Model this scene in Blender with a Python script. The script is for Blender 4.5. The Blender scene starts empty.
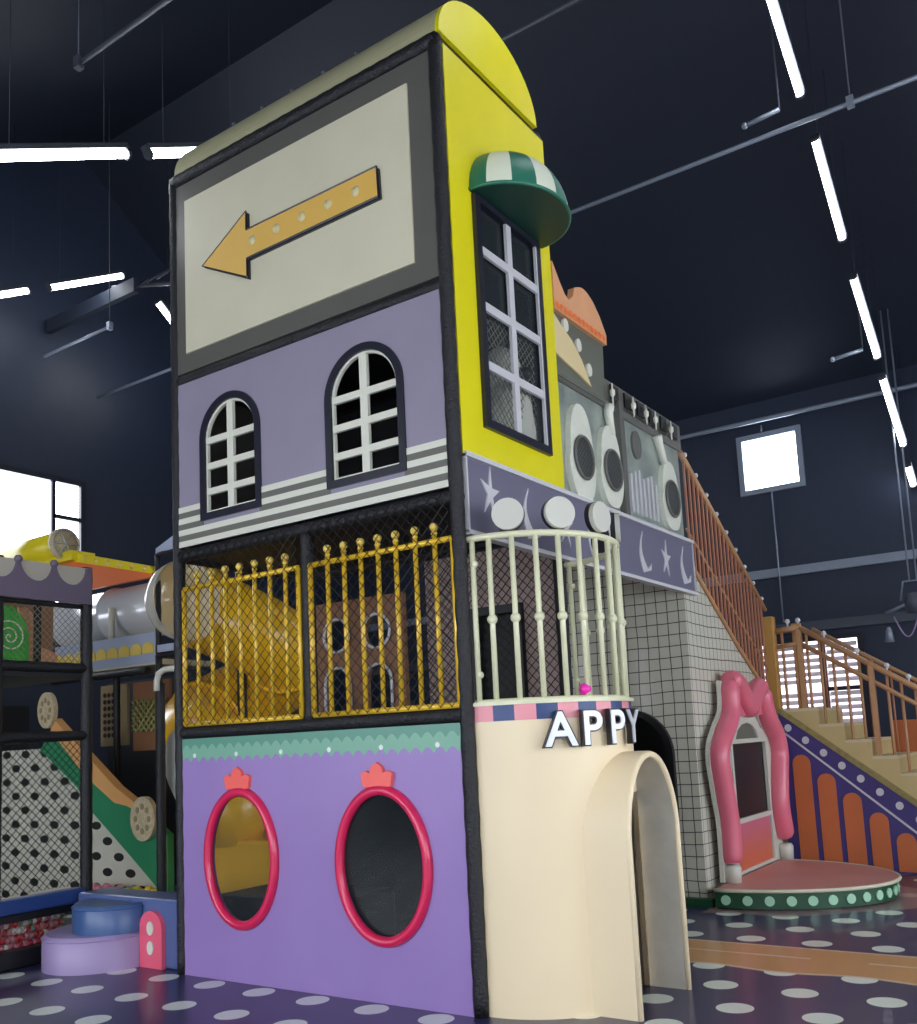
import bpy, math, random
from mathutils import Vector, Matrix
from mathutils.geometry import tessellate_polygon
random.seed(7)
S = bpy.context.scene
COL = S.collection
PI = math.pi
sin, cos = math.sin, math.cos

# ------------------------------------------------------------------ materials
def lin(h):
    h = h.lstrip('#'); o = []
    for i in (0, 2, 4):
        c = int(h[i:i+2], 16)/255
        o.append(c/12.92 if c <= .04045 else ((c+.055)/1.055)**2.4)
    return (*o, 1)

def mat(name, col, rough=.5, metal=0, bump=0, bscale=40, var=0, vscale=3, coat=0, spec=.5, trans=0, alpha=1, emit=None, estr=0):
    m = bpy.data.materials.new(name); m.use_nodes = True
    nt = m.node_tree; b = nt.nodes['Principled BSDF']
    c = lin(col)
    b.inputs['Base Color'].default_value = c
    b.inputs['Roughness'].default_value = rough
    b.inputs['Metallic'].default_value = metal
    b.inputs['Coat Weight'].default_value = coat
    b.inputs['Specular IOR Level'].default_value = spec
    b.inputs['Transmission Weight'].default_value = trans
    b.inputs['Alpha'].default_value = alpha
    if emit:
        b.inputs['Emission Color'].default_value = lin(emit); b.inputs['Emission Strength'].default_value = estr
    tc = nt.nodes.new('ShaderNodeTexCoord')
    if var:
        n = nt.nodes.new('ShaderNodeTexNoise'); n.inputs['Scale'].default_value = vscale; n.inputs['Detail'].default_value = 5
        r = nt.nodes.new('ShaderNodeMapRange'); r.inputs['From Min'].default_value = .3; r.inputs['From Max'].default_value = .7
        r.inputs['To Min'].default_value = 1-var; r.inputs['To Max'].default_value = 1+var*.6
        mx = nt.nodes.new('ShaderNodeMix'); mx.data_type = 'RGBA'; mx.blend_type = 'MULTIPLY'; mx.inputs['Factor'].default_value = 1
        mx.inputs['A'].default_value = c
        nt.links.new(tc.outputs['Object'], n.inputs['Vector']); nt.links.new(n.outputs['Fac'], r.inputs['Value'])
        nt.links.new(r.outputs['Result'], mx.inputs['B']); nt.links.new(mx.outputs['Result'], b.inputs['Base Color'])
    if bump:
        n = nt.nodes.new('ShaderNodeTexNoise'); n.inputs['Scale'].default_value = bscale; n.inputs['Detail'].default_value = 3
        bp = nt.nodes.new('ShaderNodeBump'); bp.inputs['Strength'].default_value = bump; bp.inputs['Distance'].default_value = .01
        nt.links.new(tc.outputs['Object'], n.inputs['Vector']); nt.links.new(n.outputs['Fac'], bp.inputs['Height'])
        nt.links.new(bp.outputs['Normal'], b.inputs['Normal'])
    return m

class NG:
    """tiny shader-graph helper"""
    def __init__(s, m): s.nt = m.node_tree; s.b = s.nt.nodes['Principled BSDF']
    def _set(s, sock, v):
        if isinstance(v, bpy.types.NodeSocket): s.nt.links.new(v, sock)
        else: sock.default_value = v
    def m(s, op, a, b=0., c=0.):
        n = s.nt.nodes.new('ShaderNodeMath'); n.operation = op
        for i, v in enumerate((a, b, c)): s._set(n.inputs[i], v)
        return n.outputs[0]
    def mix(s, f, a, b):
        n = s.nt.nodes.new('ShaderNodeMix'); n.data_type = 'RGBA'
        s._set(n.inputs['Factor'], f); s._set(n.inputs['A'], a); s._set(n.inputs['B'], b)
        return n.outputs['Result']
    def pos(s, kind='Object'):
        if kind == 'World': o = s.nt.nodes.new('ShaderNodeNewGeometry').outputs['Position']
        else: o = s.nt.nodes.new('ShaderNodeTexCoord').outputs[kind]
        n = s.nt.nodes.new('ShaderNodeSeparateXYZ'); s.nt.links.new(o, n.inputs[0]); s.vec = o
        return n.outputs[0], n.outputs[1], n.outputs[2]
    def noise(s, scale, detail=3, vec=None):
        n = s.nt.nodes.new('ShaderNodeTexNoise'); n.inputs['Scale'].default_value = scale; n.inputs['Detail'].default_value = detail
        s.nt.links.new(vec or s.vec, n.inputs['Vector']); return n.outputs['Fac']
    def out(s, c): s.nt.links.new(c, s.b.inputs['Base Color'])

M = {}
M['foam'] = mat('black padded foam', '#17181c', .5, bump=.9, bscale=60)
M['black'] = mat('black rubber', '#101014', .45)
M['dark'] = mat('dark board', '#15161b', .6)
M['navyframe'] = mat('dark navy frame vinyl', '#20212d', .35)
M['frame'] = mat('dark grey board', '#5c5b55', .42, var=.05)
M['cream'] = mat('cream board', '#cfcbb0', .5, var=.03)
M['mustard'] = mat('mustard board', '#deb358', .5)
M['bulb'] = mat('pale bulb paint', '#cbbf8c', .4)
M['lav'] = mat('grey lavender board', '#908a9c', .4, var=.04)
M['white'] = mat('white gloss paint', '#dcdccc', .35)
M['stripeg'] = mat('grey stripe', '#6b6a62', .45)
M['purple'] = mat('purple board', '#9477bf', .38, var=.03)
M['red'] = mat('crimson padded ring', '#df2358', .3, coat=.3)
M['coral'] = mat('coral board', '#ff6a60', .4)
M['yellow'] = mat('lemon yellow board', '#e2d812', .42, var=.03)
M['yrail'] = mat('yellow metal rail', '#ecc030', .32, metal=.1, coat=.3)
M['slide'] = mat('yellow polyethylene', '#f2bc1c', .28, coat=.3)
M['roofc'] = mat('olive cream roof vinyl', '#a9a684', .4, var=.06)
M['crail'] = mat('ivory metal rail', '#dcdcb8', .35, coat=.2)
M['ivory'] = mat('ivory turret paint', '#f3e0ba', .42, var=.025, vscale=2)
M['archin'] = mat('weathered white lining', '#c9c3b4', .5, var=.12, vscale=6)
M['disc'] = mat('pale grey disc', '#c9c9bd', .4)
M['slate'] = mat('slate grey board', '#6e6c80', .42, var=.03)
M['moon'] = mat('pale moon decal', '#c9c9cc', .4)
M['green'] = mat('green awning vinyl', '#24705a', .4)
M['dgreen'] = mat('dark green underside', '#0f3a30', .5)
M['awhite'] = mat('awning white vinyl', '#dfe5cf', .4)
M['net'] = mat('black net cord', '#1b1a1c', .7)
M['netp'] = mat('pale net cord', '#86806f', .7)
M['mauve'] = mat('mauve backing pad', '#a8928c', .6, bump=.3, bscale=30)
M['glass'] = mat('clear acrylic', '#e8eef0', .08, trans=1.0, alpha=.25, spec=.6)
def clear(name, tint, op, rough=.05, rise=.3):
    m = bpy.data.materials.new(name); m.use_nodes = True; nt = m.node_tree; b = nt.nodes['Principled BSDF']
    b.inputs['Base Color'].default_value = lin(tint); b.inputs['Roughness'].default_value = rough; b.inputs['Specular IOR Level'].default_value = .8
    t = nt.nodes.new('ShaderNodeBsdfTransparent'); mx = nt.nodes.new('ShaderNodeMixShader')
    lw = nt.nodes.new('ShaderNodeLayerWeight'); lw.inputs['Blend'].default_value = .25
    mr = nt.nodes.new('ShaderNodeMapRange'); mr.inputs['To Min'].default_value = op; mr.inputs['To Max'].default_value = min(1, op+rise)
    nt.links.new(lw.outputs['Facing'], mr.inputs['Value']); nt.links.new(mr.outputs[0], mx.inputs[0])
    nt.links.new(t.outputs[0], mx.inputs[1]); nt.links.new(b.outputs[0], mx.inputs[2]); nt.links.new(mx.outputs[0], nt.nodes['Material Output'].inputs[0]); return m
M['glass'] = clear('clear acrylic sheet', '#4a5458', .10)
M['film'] = clear('clear vinyl film', '#8f9692', .01, .2, .12)
M['bubble'] = clear('clear bubble plastic', '#dddac8', .5, .08)
M['bubble0'] = mat('clear bubble plastic', '#dfdccb', .1, alpha=.42, spec=.9, coat=.6)
M['tubec'] = mat('silver translucent tube', '#dcdee0', .2, metal=.1, coat=.5)
M['pink'] = mat('rose pink foam vinyl', '#da6c80', .36, bump=.08, bscale=8, coat=.15)
M['pinktop'] = mat('dusty pink stage carpet', '#c98a80', .45, var=.08, vscale=2)
M['stagegreen'] = mat('dark green stage skirt', '#194a30', .4)
M['mint'] = mat('mint dot', '#a5d4b4', .4)
M['stringer'] = mat('blue violet board', '#3f3576', .42, var=.08)
M['orange'] = mat('burnt orange board', '#c46a3a', .45, var=.06)
M['stepw'] = mat('pale wood step', '#c4b07c', .5, var=.1)
M['tan'] = mat('tan timber rail', '#b3875f', .42, var=.1, vscale=5)
M['copper'] = mat('copper brown timber bar', '#a87055', .42, var=.1, vscale=5)
M['grassy'] = mat('ochre green edging', '#8f8250', .6, var=.2, vscale=20)
M['treadw'] = mat('worn cream tread', '#cdbf98', .45, var=.08)
M['post'] = mat('ochre post', '#b08544', .42, var=.06)
M['lilac'] = mat('lilac vinyl', '#a592bd', .4, bump=.1, bscale=10)
M['bluev'] = mat('steel blue vinyl', '#425f91', .32, bump=.1, bscale=10)
M['blued'] = mat('dusk blue vinyl', '#586a9c', .35)
M['pinkb'] = mat('bright pink vinyl', '#f0637e', .4)
M['gable'] = mat('muted plum grey board', '#6a5f72', .45)
M['scal'] = mat('scallop grey board', '#b5afa0', .5)
M['ry'] = mat('roller yellow', '#f0dc28', .35)
M['or2'] = mat('bright orange board', '#f07a3c', .45)
M['yscal'] = mat('pale yellow scallop', '#e6c860', .45)
M['bluegrey'] = mat('blue grey board', '#a9b3c8', .45)
M['brown'] = mat('warm brown board', '#8a5f40', .5, var=.1)
M['beigep'] = mat('beige panel', '#a08c68', .55, var=.05)
M['cookie'] = mat('woven beige disc', '#cfc09a', .55, var=.2, vscale=30)
M['slidew'] = mat('off white slide board', '#d6d3c2', .45)
M['slideg'] = mat('leaf green board', '#2f8a5c', .45)
M['slideo'] = mat('apricot board', '#e6ac6a', .45)
M['lime'] = mat('bright green board', '#3ab83c', .45)
M['steel'] = mat('painted steel', '#8d97a6', .4, metal=.3)
M['steeld'] = mat('dark painted steel', '#4b515c', .5, metal=.2)
M['wire'] = mat('dark wire', '#2a3140', .6)
M['lamphouse'] = mat('lamp housing', '#3c4048', .5)
M['navypad'] = mat('navy blue pad', '#27417c', .35)
M['hotpink'] = mat('hot pink ball', '#f02cae', .3)
M['silverb'] = mat('silver foil board', '#aab4ab', .28, metal=.35, var=.3, vscale=5)
M['blob'] = mat('fuzzy white board', '#e2e4d4', .5, var=.06, vscale=14)
M['crowng'] = mat('moss grey board', '#63665a', .5, var=.05)
M['horn'] = mat('cream horn board', '#dcc896', .5)
M['peach'] = mat('peach board', '#dfa172', .5, var=.08)
M['letter'] = mat('satin white letter', '#dadce0', .3, metal=.1)
M['ledge'] = mat('letter edge', '#1c1c24', .4)
M['slat'] = mat('blind slat', '#d8cfd4', .5)
M['checkp'] = mat('pink check', '#ec9aa2', .4)
M['checkb'] = mat('navy check', '#2f477a', .4)

def emis(name, col, st):
    m = bpy.data.materials.new(name); m.use_nodes = True; nt = m.node_tree
    nt.nodes.remove(nt.nodes['Principled BSDF'])
    e = nt.nodes.new('ShaderNodeEmission'); e.inputs[0].default_value = lin(col); e.inputs[1].default_value = st
    nt.links.new(e.outputs[0], nt.nodes['Material Output'].inputs[0]); return m
M['led'] = emis('led tube light', '#f4f8ff', 24)
M['day'] = emis('daylight pane', '#eef4ff', 7)
M['dayc'] = emis('cool daylight pane', '#e6f0ff', 9)
M['blindlight'] = emis('daylight through blind', '#f3e6f4', 2.6)

# floor: navy vinyl with staggered white dots and a tan road strip running along x
fm = mat('dotted navy vinyl floor', '#2c2a4e', .3, coat=.15); M['floor'] = fm
g = NG(fm); X, Y, Z = g.pos('World')
def lattice(x0, y0):
    a = g.m('SUBTRACT', g.m('FLOORED_MODULO', g.m('SUBTRACT', X, x0-.2275), .455), .2275)
    b = g.m('SUBTRACT', g.m('FLOORED_MODULO', g.m('SUBTRACT', Y, y0-.43), .86), .43)
    d = g.m('SQRT', g.m('ADD', g.m('MULTIPLY', a, a), g.m('MULTIPLY', b, b)))
    return g.m('LESS_THAN', d, .1)
dots = g.m('MAXIMUM', lattice(.215, -.12), lattice(.4425, .31))
nz = g.noise(1.2)
navy = g.mix(nz, lin('#2a294c'), lin('#3a3760'))
c = g.mix(dots, navy, lin('#e4ecdf'))
wob = g.m('MULTIPLY', g.m('SINE', g.m('MULTIPLY', X, 7.)), .03)
y1 = g.m('ADD', Y, wob)
road = g.m('MULTIPLY', g.m('GREATER_THAN', y1, 1.62), g.m('LESS_THAN', Y, 2.3))
road = g.m('MULTIPLY', road, g.m('GREATER_THAN', X, .15))
c = g.mix(road, c, lin('#d09a5e'))
def band(lo, hi): return g.m('MULTIPLY', g.m('GREATER_THAN', y1, lo), g.m('LESS_THAN', y1, hi))
edge = g.m('MAXIMUM', g.m('MULTIPLY', band(1.60, 1.64), g.m('GREATER_THAN', X, .15)), g.m('MULTIPLY', g.m('MULTIPLY', g.m('GREATER_THAN', Y, 2.27), g.m('LESS_THAN', Y, 2.3)), g.m('GREATER_THAN', X, .15)))
c = g.mix(g.m('MULTIPLY', edge, .7), c, lin('#e6d2b8'))
dash = g.m('MULTIPLY', g.m('MULTIPLY', g.m('GREATER_THAN', Y, 1.99), g.m('LESS_THAN', Y, 2.02)), g.m('MULTIPLY', g.m('GREATER_THAN', g.m('FLOORED_MODULO', X, 1.2), .35), g.m('GREATER_THAN', X, .15)))
c = g.mix(g.m('MULTIPLY', dash, .8), c, lin('#e6d2b8'))
# pinkish grey wavy band round the stage
dx = g.m('SUBTRACT', X, .1); dy = g.m('SUBTRACT', Y, 4.2)
dx = g.m('DIVIDE', g.m('SUBTRACT', X, .06), 1.24); dy = g.m('DIVIDE', g.m('SUBTRACT', Y, 4.42), .95)
rr = g.m('SQRT', g.m('ADD', g.m('MULTIPLY', dx, dx), g.m('MULTIPLY', dy, dy)))
ring = g.m('MULTIPLY', g.m('LESS_THAN', g.m('ADD', rr, g.m('MULTIPLY', wob, 1.5)), 1.2), g.m('GREATER_THAN', X, .0))
c = g.mix(g.m('MULTIPLY', ring, .75), c, lin('#9c7f7c'))
g.out(c)

def grid_tile(name, base, line, cell, lw):
    m = mat(name, base, .32, coat=.2); q = NG(m); x, y, z = q.pos('World')
    w = q.noise(1.6, 2); wv = q.m('MULTIPLY', q.m('SUBTRACT', w, .5), .05)
    def ln(v, off=0.): return q.m('LESS_THAN', q.m('FLOORED_MODULO', q.m('ADD', q.m('ADD', v, wv), off), cell), lw)
    h = q.m('ADD', x, y)
    l = q.m('MAXIMUM', ln(h), ln(z))
    n2 = q.noise(7, 4)
    cc = q.mix(n2, lin('#c6c4b2'), lin(base))
    q.out(q.mix(l, cc, lin(line))); return m
M['tile'] = grid_tile('white tile wrap', '#d2d0c2', '#45463f', .1015, .0085)

# green fade band / purple panel
pm = mat('purple board with green fringe', '#a58ac4', .38); M['purpleband'] = pm
q = NG(pm); x, y, z = q.pos('World'); n = q.noise(2, 3)
base = q.mix(n, lin('#977bbb'), lin('#a387c6'))
fr = q.m('ADD', 1.445, q.m('MULTIPLY', q.m('ABSOLUTE', q.m('SINE', q.m('MULTIPLY', x, 36.))), .035))
gz = q.m('GREATER_THAN', z, q.m('SUBTRACT', fr, .012))
gcol = q.mix(q.m('GREATER_THAN', z, q.m('ADD', fr, .075)), lin('#7cb49a'), lin('#5f9985'))
dxs = q.m('SUBTRACT', q.m('FLOORED_MODULO', q.m('ADD', x, .236+.208), .416), .208)
dzs = q.m('SUBTRACT', z, 1.48)
dd = q.m('LESS_THAN', q.m('SQRT', q.m('ADD', q.m('MULTIPLY', dxs, dxs), q.m('MULTIPLY', dzs, dzs))), .016)
cc = q.mix(gz, base, gcol); cc = q.mix(dd, cc, lin('#dfeee0')); q.out(cc)

# lower door panel: rose fading to orange (printed)
dm = mat('rose to orange printed panel', '#c86a5a', .45); M['doorlow'] = dm
q = NG(dm); x, y, z = q.pos('World')
f = q.m('MULTIPLY', q.m('SUBTRACT', z, .3), 3.); q.out(q.mix(f, lin('#c9664a'), lin('#c46a86')))
dm.node_tree.nodes['Principled BSDF'].inputs['Roughness'].default_value = .5

# disc with black patterned mesh
em = mat('black mesh eye', '#141417', .5); M['eye'] = em
q = NG(em); x, y, z = q.pos('Object')
s1 = q.m('GREATER_THAN', q.m('SINE', q.m('MULTIPLY', q.m('ADD', y, z), 150.)), .82); s2 = q.m('GREATER_THAN', q.m('SINE', q.m('MULTIPLY', q.m('SUBTRACT', y, z), 150.)), .82)
q.out(q.mix(q.m('MAXIMUM', s1, s2), lin('#0f0f12'), lin('#4c4c48')))

# slide board with holes
sm = mat('off white board with dark ovals', '#d6d3c2', .45); M['dotboard'] = sm
q = NG(sm); x, y, z = q.pos('World')
def lat2(x0, z0, cx, cz):
    a = q.m('SUBTRACT', q.m('FLOORED_MODULO', q.m('SUBTRACT', x, x0-cx/2), cx), cx/2)
    b = q.m('MULTIPLY', q.m('SUBTRACT', q.m('FLOORED_MODULO', q.m('SUBTRACT', z, z0-cz/2), cz), cz/2), 1.9)
    return q.m('LESS_THAN', q.m('SQRT', q.m('ADD', q.m('MULTIPLY', a, a), q.m('MULTIPLY', b, b))), .078)
q.out(q.mix(q.m('MAXIMUM', lat2(0, .07, .36, .3), lat2(.18, .22, .36, .3)), lin('#cfccba'), lin('#23231c')))

# walls
def wallmat(name, a, b_, rough=.5):
    m = mat(name, a, rough); q = NG(m); q.pos('World'); n = q.noise(.5, 4)
    n2 = q.noise(9, 3)
    q.out(q.mix(q.m('MULTIPLY', q.m('ADD', n, n2), .5), lin(a), lin(b_))); return m
M['wall'] = wallmat('dark navy wall paint', '#1e2636', '#2b364c', .45)
M['roof'] = wallmat('dark navy roof sheet', '#191f2c', '#232b3b', .5)

# ------------------------------------------------------------------ mesh builder
class MB:
    def __init__(s): s.v = []; s.f = []; s.mi = []; s.m = 0; s.sm = []
    def add(s, vs, fs, smooth=False):
        o = len(s.v); s.v += [tuple(v) for v in vs]
        for f in fs: s.f.append([i+o for i in f]); s.mi.append(s.m); s.sm.append(smooth)
        return s
    def box(s, x0, x1, y0, y1, z0, z1, b=0):
        if b > 0:
            return s.bevbox(x0, x1, y0, y1, z0, z1, b)
        v = [(x, y, z) for z in (z0, z1) for y in (y0, y1) for x in (x0, x1)]
        return s.add(v, [(0, 2, 3, 1), (4, 5, 7, 6), (0, 1, 5, 4), (2, 6, 7, 3), (0, 4, 6, 2), (1, 3, 7, 5)])
    def bevbox(s, x0, x1, y0, y1, z0, z1, b):
        import bmesh
        bm = bmesh.new(); bmesh.ops.create_cube(bm, size=1)
        for v in bm.verts: v.co = ((x0+x1)/2+v.co.x*(x1-x0), (y0+y1)/2+v.co.y*(y1-y0), (z0+z1)/2+v.co.z*(z1-z0))
        bmesh.ops.bevel(bm, geom=bm.edges[:], offset=b, segments=2, profile=.5, affect='EDGES')
        bm.verts.index_update(); s.add([v.co[:] for v in bm.verts], [[v.index for v in f.verts] for f in bm.faces]); bm.free(); return s
    def tube(s, pts, r, n=10, closed=False, caps=True, smooth=True):
        pts = [Vector(p) for p in pts]; N = len(pts)
        rs = r if isinstance(r, (list, tuple)) else [r]*N
        T = []
        for i in range(N):
            a = pts[i-1] if (i > 0 or closed) else pts[i]; b = pts[(i+1) % N] if (i < N-1 or closed) else pts[i]
            T.append((b-a).normalized())
        up = Vector((0, 0, 1)) if abs(T[0].z) < .9 else Vector((1, 0, 0))
        u = T[0].cross(up).normalized(); V = []; F = []
        for i in range(N):
            u = (u-T[i]*u.dot(T[i])).normalized(); w = T[i].cross(u)
            for k in range(n):
                a = 2*PI*k/n; V.append(pts[i]+(u*cos(a)+w*sin(a))*rs[i])
        for i in range(N if closed else N-1):
            for k in range(n):
                a = i*n+k; b = i*n+(k+1) % n; j = (i+1) % N
                F.append((a, b, j*n+(k+1) % n, j*n+k))
        s.add(V, F, smooth)
        if caps and not closed:
            o = len(s.v)-len(V)
            s.f.append([o+k for k in range(n)][::-1]); s.mi.append(s.m); s.sm.append(False)
            s.f.append([o+(N-1)*n+k for k in range(n)]); s.mi.append(s.m); s.sm.append(False)
        return s
    def lathe(s, c, prof, n=24, a0=0, a1=2*PI, axis='z', smooth=True, sx=1, sy=1):
        full = abs(a1-a0-2*PI) < 1e-6; K = n if full else n+1; V = []; F = []
        for (r, h) in prof:
            for k in range(K):
                a = a0+(a1-a0)*k/n; p = (r*cos(a)*sx, r*sin(a)*sy, h)
                if axis == 'x': p = (p[2], p[0], p[1])
                elif axis == 'y': p = (p[1], p[2], p[0])
                V.append((c[0]+p[0], c[1]+p[1], c[2]+p[2]))
        for i in range(len(prof)-1):
            for k in range(n):
                k2 = (k+1) % K; F.append((i*K+k, i*K+k2, (i+1)*K+k2, (i+1)*K+k))
        return s.add(V, F, smooth)
    def sphere(s, c, r, n=14, m=8, sc=(1, 1, 1)):
        V = []; F = []
        for i in range(m+1):
            t = PI*i/m
            for k in range(n):
                a = 2*PI*k/n; V.append((c[0]+r*sc[0]*sin(t)*cos(a), c[1]+r*sc[1]*sin(t)*sin(a), c[2]+r*sc[2]*cos(t)))
        for i in range(m):
            for k in range(n): F.append((i*n+k, (i+1)*n+k, (i+1)*n+(k+1) % n, i*n+(k+1) % n))
        return s.add(V, F, True)
    def prism(s, polys, fn, w0, w1):
        """polys: outline followed by holes (2D); fn(u,v,w) -> 3D; extruded from w0 to w1"""
        flat = [p for q in polys for p in q]; n = len(flat)
        tri = tessellate_polygon([[Vector((p[0], p[1], 0)) for p in q] for q in polys])
        V = [fn(p[0], p[1], w0) for p in flat]+[fn(p[0], p[1], w1) for p in flat]
        F = [tuple(t) for t in tri]+[tuple(i+n for i in t[::-1]) for t in tri]
        o = 0
        for q in polys:
            L = len(q)
            for i in range(L): a = o+i; b = o+(i+1) % L; F.append((a, b, b+n, a+n))
            o += L
        return s.add(V, F)

OFF = {}
def build(name, mb, mats, parent=None, fix=True):
    if not isinstance(mats, (list, tuple)): mats = [mats]
    me = bpy.data.meshes.new(name)
    if parent is None:
        xs = [v[0] for v in mb.v]; ys = [v[1] for v in mb.v]; zs = [v[2] for v in mb.v]
        off = Vector(((min(xs)+max(xs))/2, (min(ys)+max(ys))/2, min(zs)))
    else: off = OFF[parent.name]
    me.from_pydata([(v[0]-off.x, v[1]-off.y, v[2]-off.z) for v in mb.v], [], mb.f)
    for m in mats: me.materials.append(M[m] if isinstance(m, str) else m)
    me.polygons.foreach_set('material_index', mb.mi); me.polygons.foreach_set('use_smooth', mb.sm)
    import bmesh
    bm = bmesh.new(); bm.from_mesh(me); bmesh.ops.recalc_face_normals(bm, faces=bm.faces); bm.to_mesh(me); bm.free()
    me.update()
    o = bpy.data.objects.new(name, me); COL.objects.link(o)
    if parent is None: o.location = off
    else: o.parent = parent
    OFF[o.name] = off; return o

def tag(o, label=None, cat=None, group=None, kind=None):
    if label: o['label'] = label
    if cat: o['category'] = cat
    if group: o['group'] = group
    if kind: o['kind'] = kind
    return o
def thing(name, label, cat, loc, group=None):
    o = bpy.data.objects.new(name, None); COL.objects.link(o); o.location = loc; o.empty_display_size = .1
    OFF[o.name] = Vector(loc); return tag(o, label, cat, group)
def struct(name, mb, m): return tag(build(name, mb, m), kind='structure')
def copy_tree(o, loc=None, parent=None):
    c = o.copy(); COL.objects.link(c); c.parent = parent
    if loc is not None: c.location = loc
    for ch in list(o.children): copy_tree(ch, None, c)
    return c

XZ = lambda y: (lambda u, v, w: (u, y+w, v))      # a board facing -y: outline in x,z
YZ = lambda x: (lambda u, v, w: (x+w, u, v))      # a board facing +x: outline in y,z
def rect(a, b, c, d): return [(a, c), (b, c), (b, d), (a, d)]
def ell(cx, cz, rx, rz, n=40): return [(cx+rx*cos(2*PI*i/n), cz+rz*sin(2*PI*i/n)) for i in range(n)]
def archp(x0, x1, z0, z1, n=18):
    r = (x1-x0)/2; cx = (x0+x1)/2; return [(x0, z0), (x1, z0)]+[(cx+r*cos(PI*i/n), z1-r*1.0+r*1.0*sin(PI*i/n)) for i in range(n+1)]

def net(origin, U, V, L, H, cell=.055, r=.0028):
    """diamond net of cords on the rectangle origin + u*U + v*V"""
    mb = MB(); o = Vector(origin); U = Vector(U).normalized(); V = Vector(V).normalized(); Nn = U.cross(V)
    def seg(a, b):
        A = o+U*a[0]+V*a[1]; B = o+U*b[0]+V*b[1]; d = (B-A).normalized(); s_ = d.cross(Nn)*r; n_ = Nn*r
        mb.add([A+s_, A-s_*.5+n_*.87, A-s_*.5-n_*.87, B+s_, B-s_*.5+n_*.87, B-s_*.5-n_*.87], [(0, 1, 4, 3), (1, 2, 5, 4), (2, 0, 3, 5)])
    for sgn in (1, -1):
        k = -H if sgn == 1 else 0.
        while k < (L if sgn == 1 else L+H):
            # line u = k + sgn*v
            pts = []
            for v in (0, H):
                u = k+sgn*v
                if -1e-9 <= u <= L+1e-9: pts.append((u, v))
            for u in (0, L):
                v = (u-k)*sgn
                if 1e-6 < v < H-1e-6: pts.append((u, v))
            if len(pts) >= 2: seg(pts[0], pts[1])
            k += cell*1.414
    return mb

# ------------------------------------------------------------------ the room
ZR, YR = 10.9, 4.0
def zf(y): return ZR-.58*(YR-y)      # front roof slope
def zb(y): return ZR-.74*(y-YR)      # rear roof slope
XL, XRT, YF, YB = -9.5, 8.0, -8.0, 10.0
struct('floor', MB().box(XL, XRT, YF, YB, -.1, 0), 'floor')
yw = [(YF, 0), (YB, 0), (YB, zb(YB)), (YR, ZR), (YF, zf(YF))]
lw = [yw, rect(1.2, 3.97, 3.5, 5.58)]
struct('wall_left', MB().prism(lw, YZ(XL), 0, -.2), 'wall')
struct('wall_right', MB().prism([yw, rect(-6.5, -2.5, 1, 3.6), rect(-1.5, 2.5, 1, 3.6), rect(3.5, 7, 1, 3.6)], YZ(XRT), 0, .2), 'wall')
bw = [rect(XL, XRT, 0, zb(YB)), rect(-1.365, -.495, 5.06, 5.9), rect(-1.35, .09, .9, 2.72)]
struct('wall_back', MB().prism(bw, XZ(YB), 0, .2), 'wall')
fw = [rect(XL, XRT, 0, zf(YF)), rect(-8, -4.6, .9, 3.3), rect(-3.6, .0, .9, 3.3), rect(1., 4.6, .9, 3.3)]
struct('wall_front', MB().prism(fw, XZ(YF), 0, -.2), 'wall')
rf = MB()
rf.prism([[(YF, zf(YF)), (YR, ZR), (YB, zb(YB)), (YB, zb(YB)+.15), (YR, ZR+.15), (YF, zf(YF)+.15)]], lambda u, v, w: (w, u, v), XL, XRT)
struct('ceiling', rf, 'roof')

def window(name, axis, at, a0, a1, z0, z1, vb, hb, pane, fr='steeld', inward=1, depth=.12):
    """glazed window: glowing daylight pane with frame bars (vb, hb lists)"""
    f = YZ if axis == 'x' else XZ
    mb = MB()
    mb.m = 0
    mb.prism([rect(a0-.05, a1+.05, z0-.05, z1+.05), rect(a0+.03, a1-.03, z0+.03, z1-.03)], f(at), 0, inward*.06)
    for (v, c0, c1) in vb: mb.prism([rect(v-.03, v+.03, c0, c1)], f(at), .0, inward*.05)
    for (h, c0, c1) in hb: mb.prism([rect(c0, c1, h-.03, h+.03)], f(at), .0, inward*.05)
    mb.m = 1
    mb.prism([rect(a0, a1, z0, z1)], f(at), -inward*.04, -inward*.06)
    return struct(name, mb, [fr, pane])
window('window_1', 'x', XL, 1.2, 3.97, 3.5, 5.58, [(3.5, 3.5, 5.58), (2.2, 3.5, 5.58)], [(5.03, 3.5, 3.97)], 'day', 'navyframe')
window('window_2', 'y', YB, -1.365, -.495, 5.06, 5.9, [], [], 'dayc', 'steel', -1)
window('added_window_4', 'y', YF, -8, -4.6, .9, 3.3, [(-6.3, .9, 3.3)], [], 'day', 'steel', 1)  # unseen front-wall windows, added for light on the tower front
window('added_window_5', 'y', YF, -3.6, 0, .9, 3.3, [(-1.8, .9, 3.3)], [], 'day', 'steel', 1)
window('added_window_6', 'y', YF, 1, 4.6, .9, 3.3, [(2.8, .9, 3.3)], [], 'day', 'steel', 1)
window('added_window_7', 'x', XRT, -6.5, -2.5, 1, 3.6, [(-4.5, 1, 3.6)], [], 'day', 'steel', -1)  # unseen right-wall windows, added to brighten the side faces
window('added_window_8', 'x', XRT, -1.5, 2.5, 1, 3.6, [(.5, 1, 3.6)], [], 'day', 'steel', -1)
window('added_window_9', 'x', XRT, 3.5, 7, 1, 3.6, [(5.2, 1, 3.6)], [], 'day', 'steel', -1)
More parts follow.
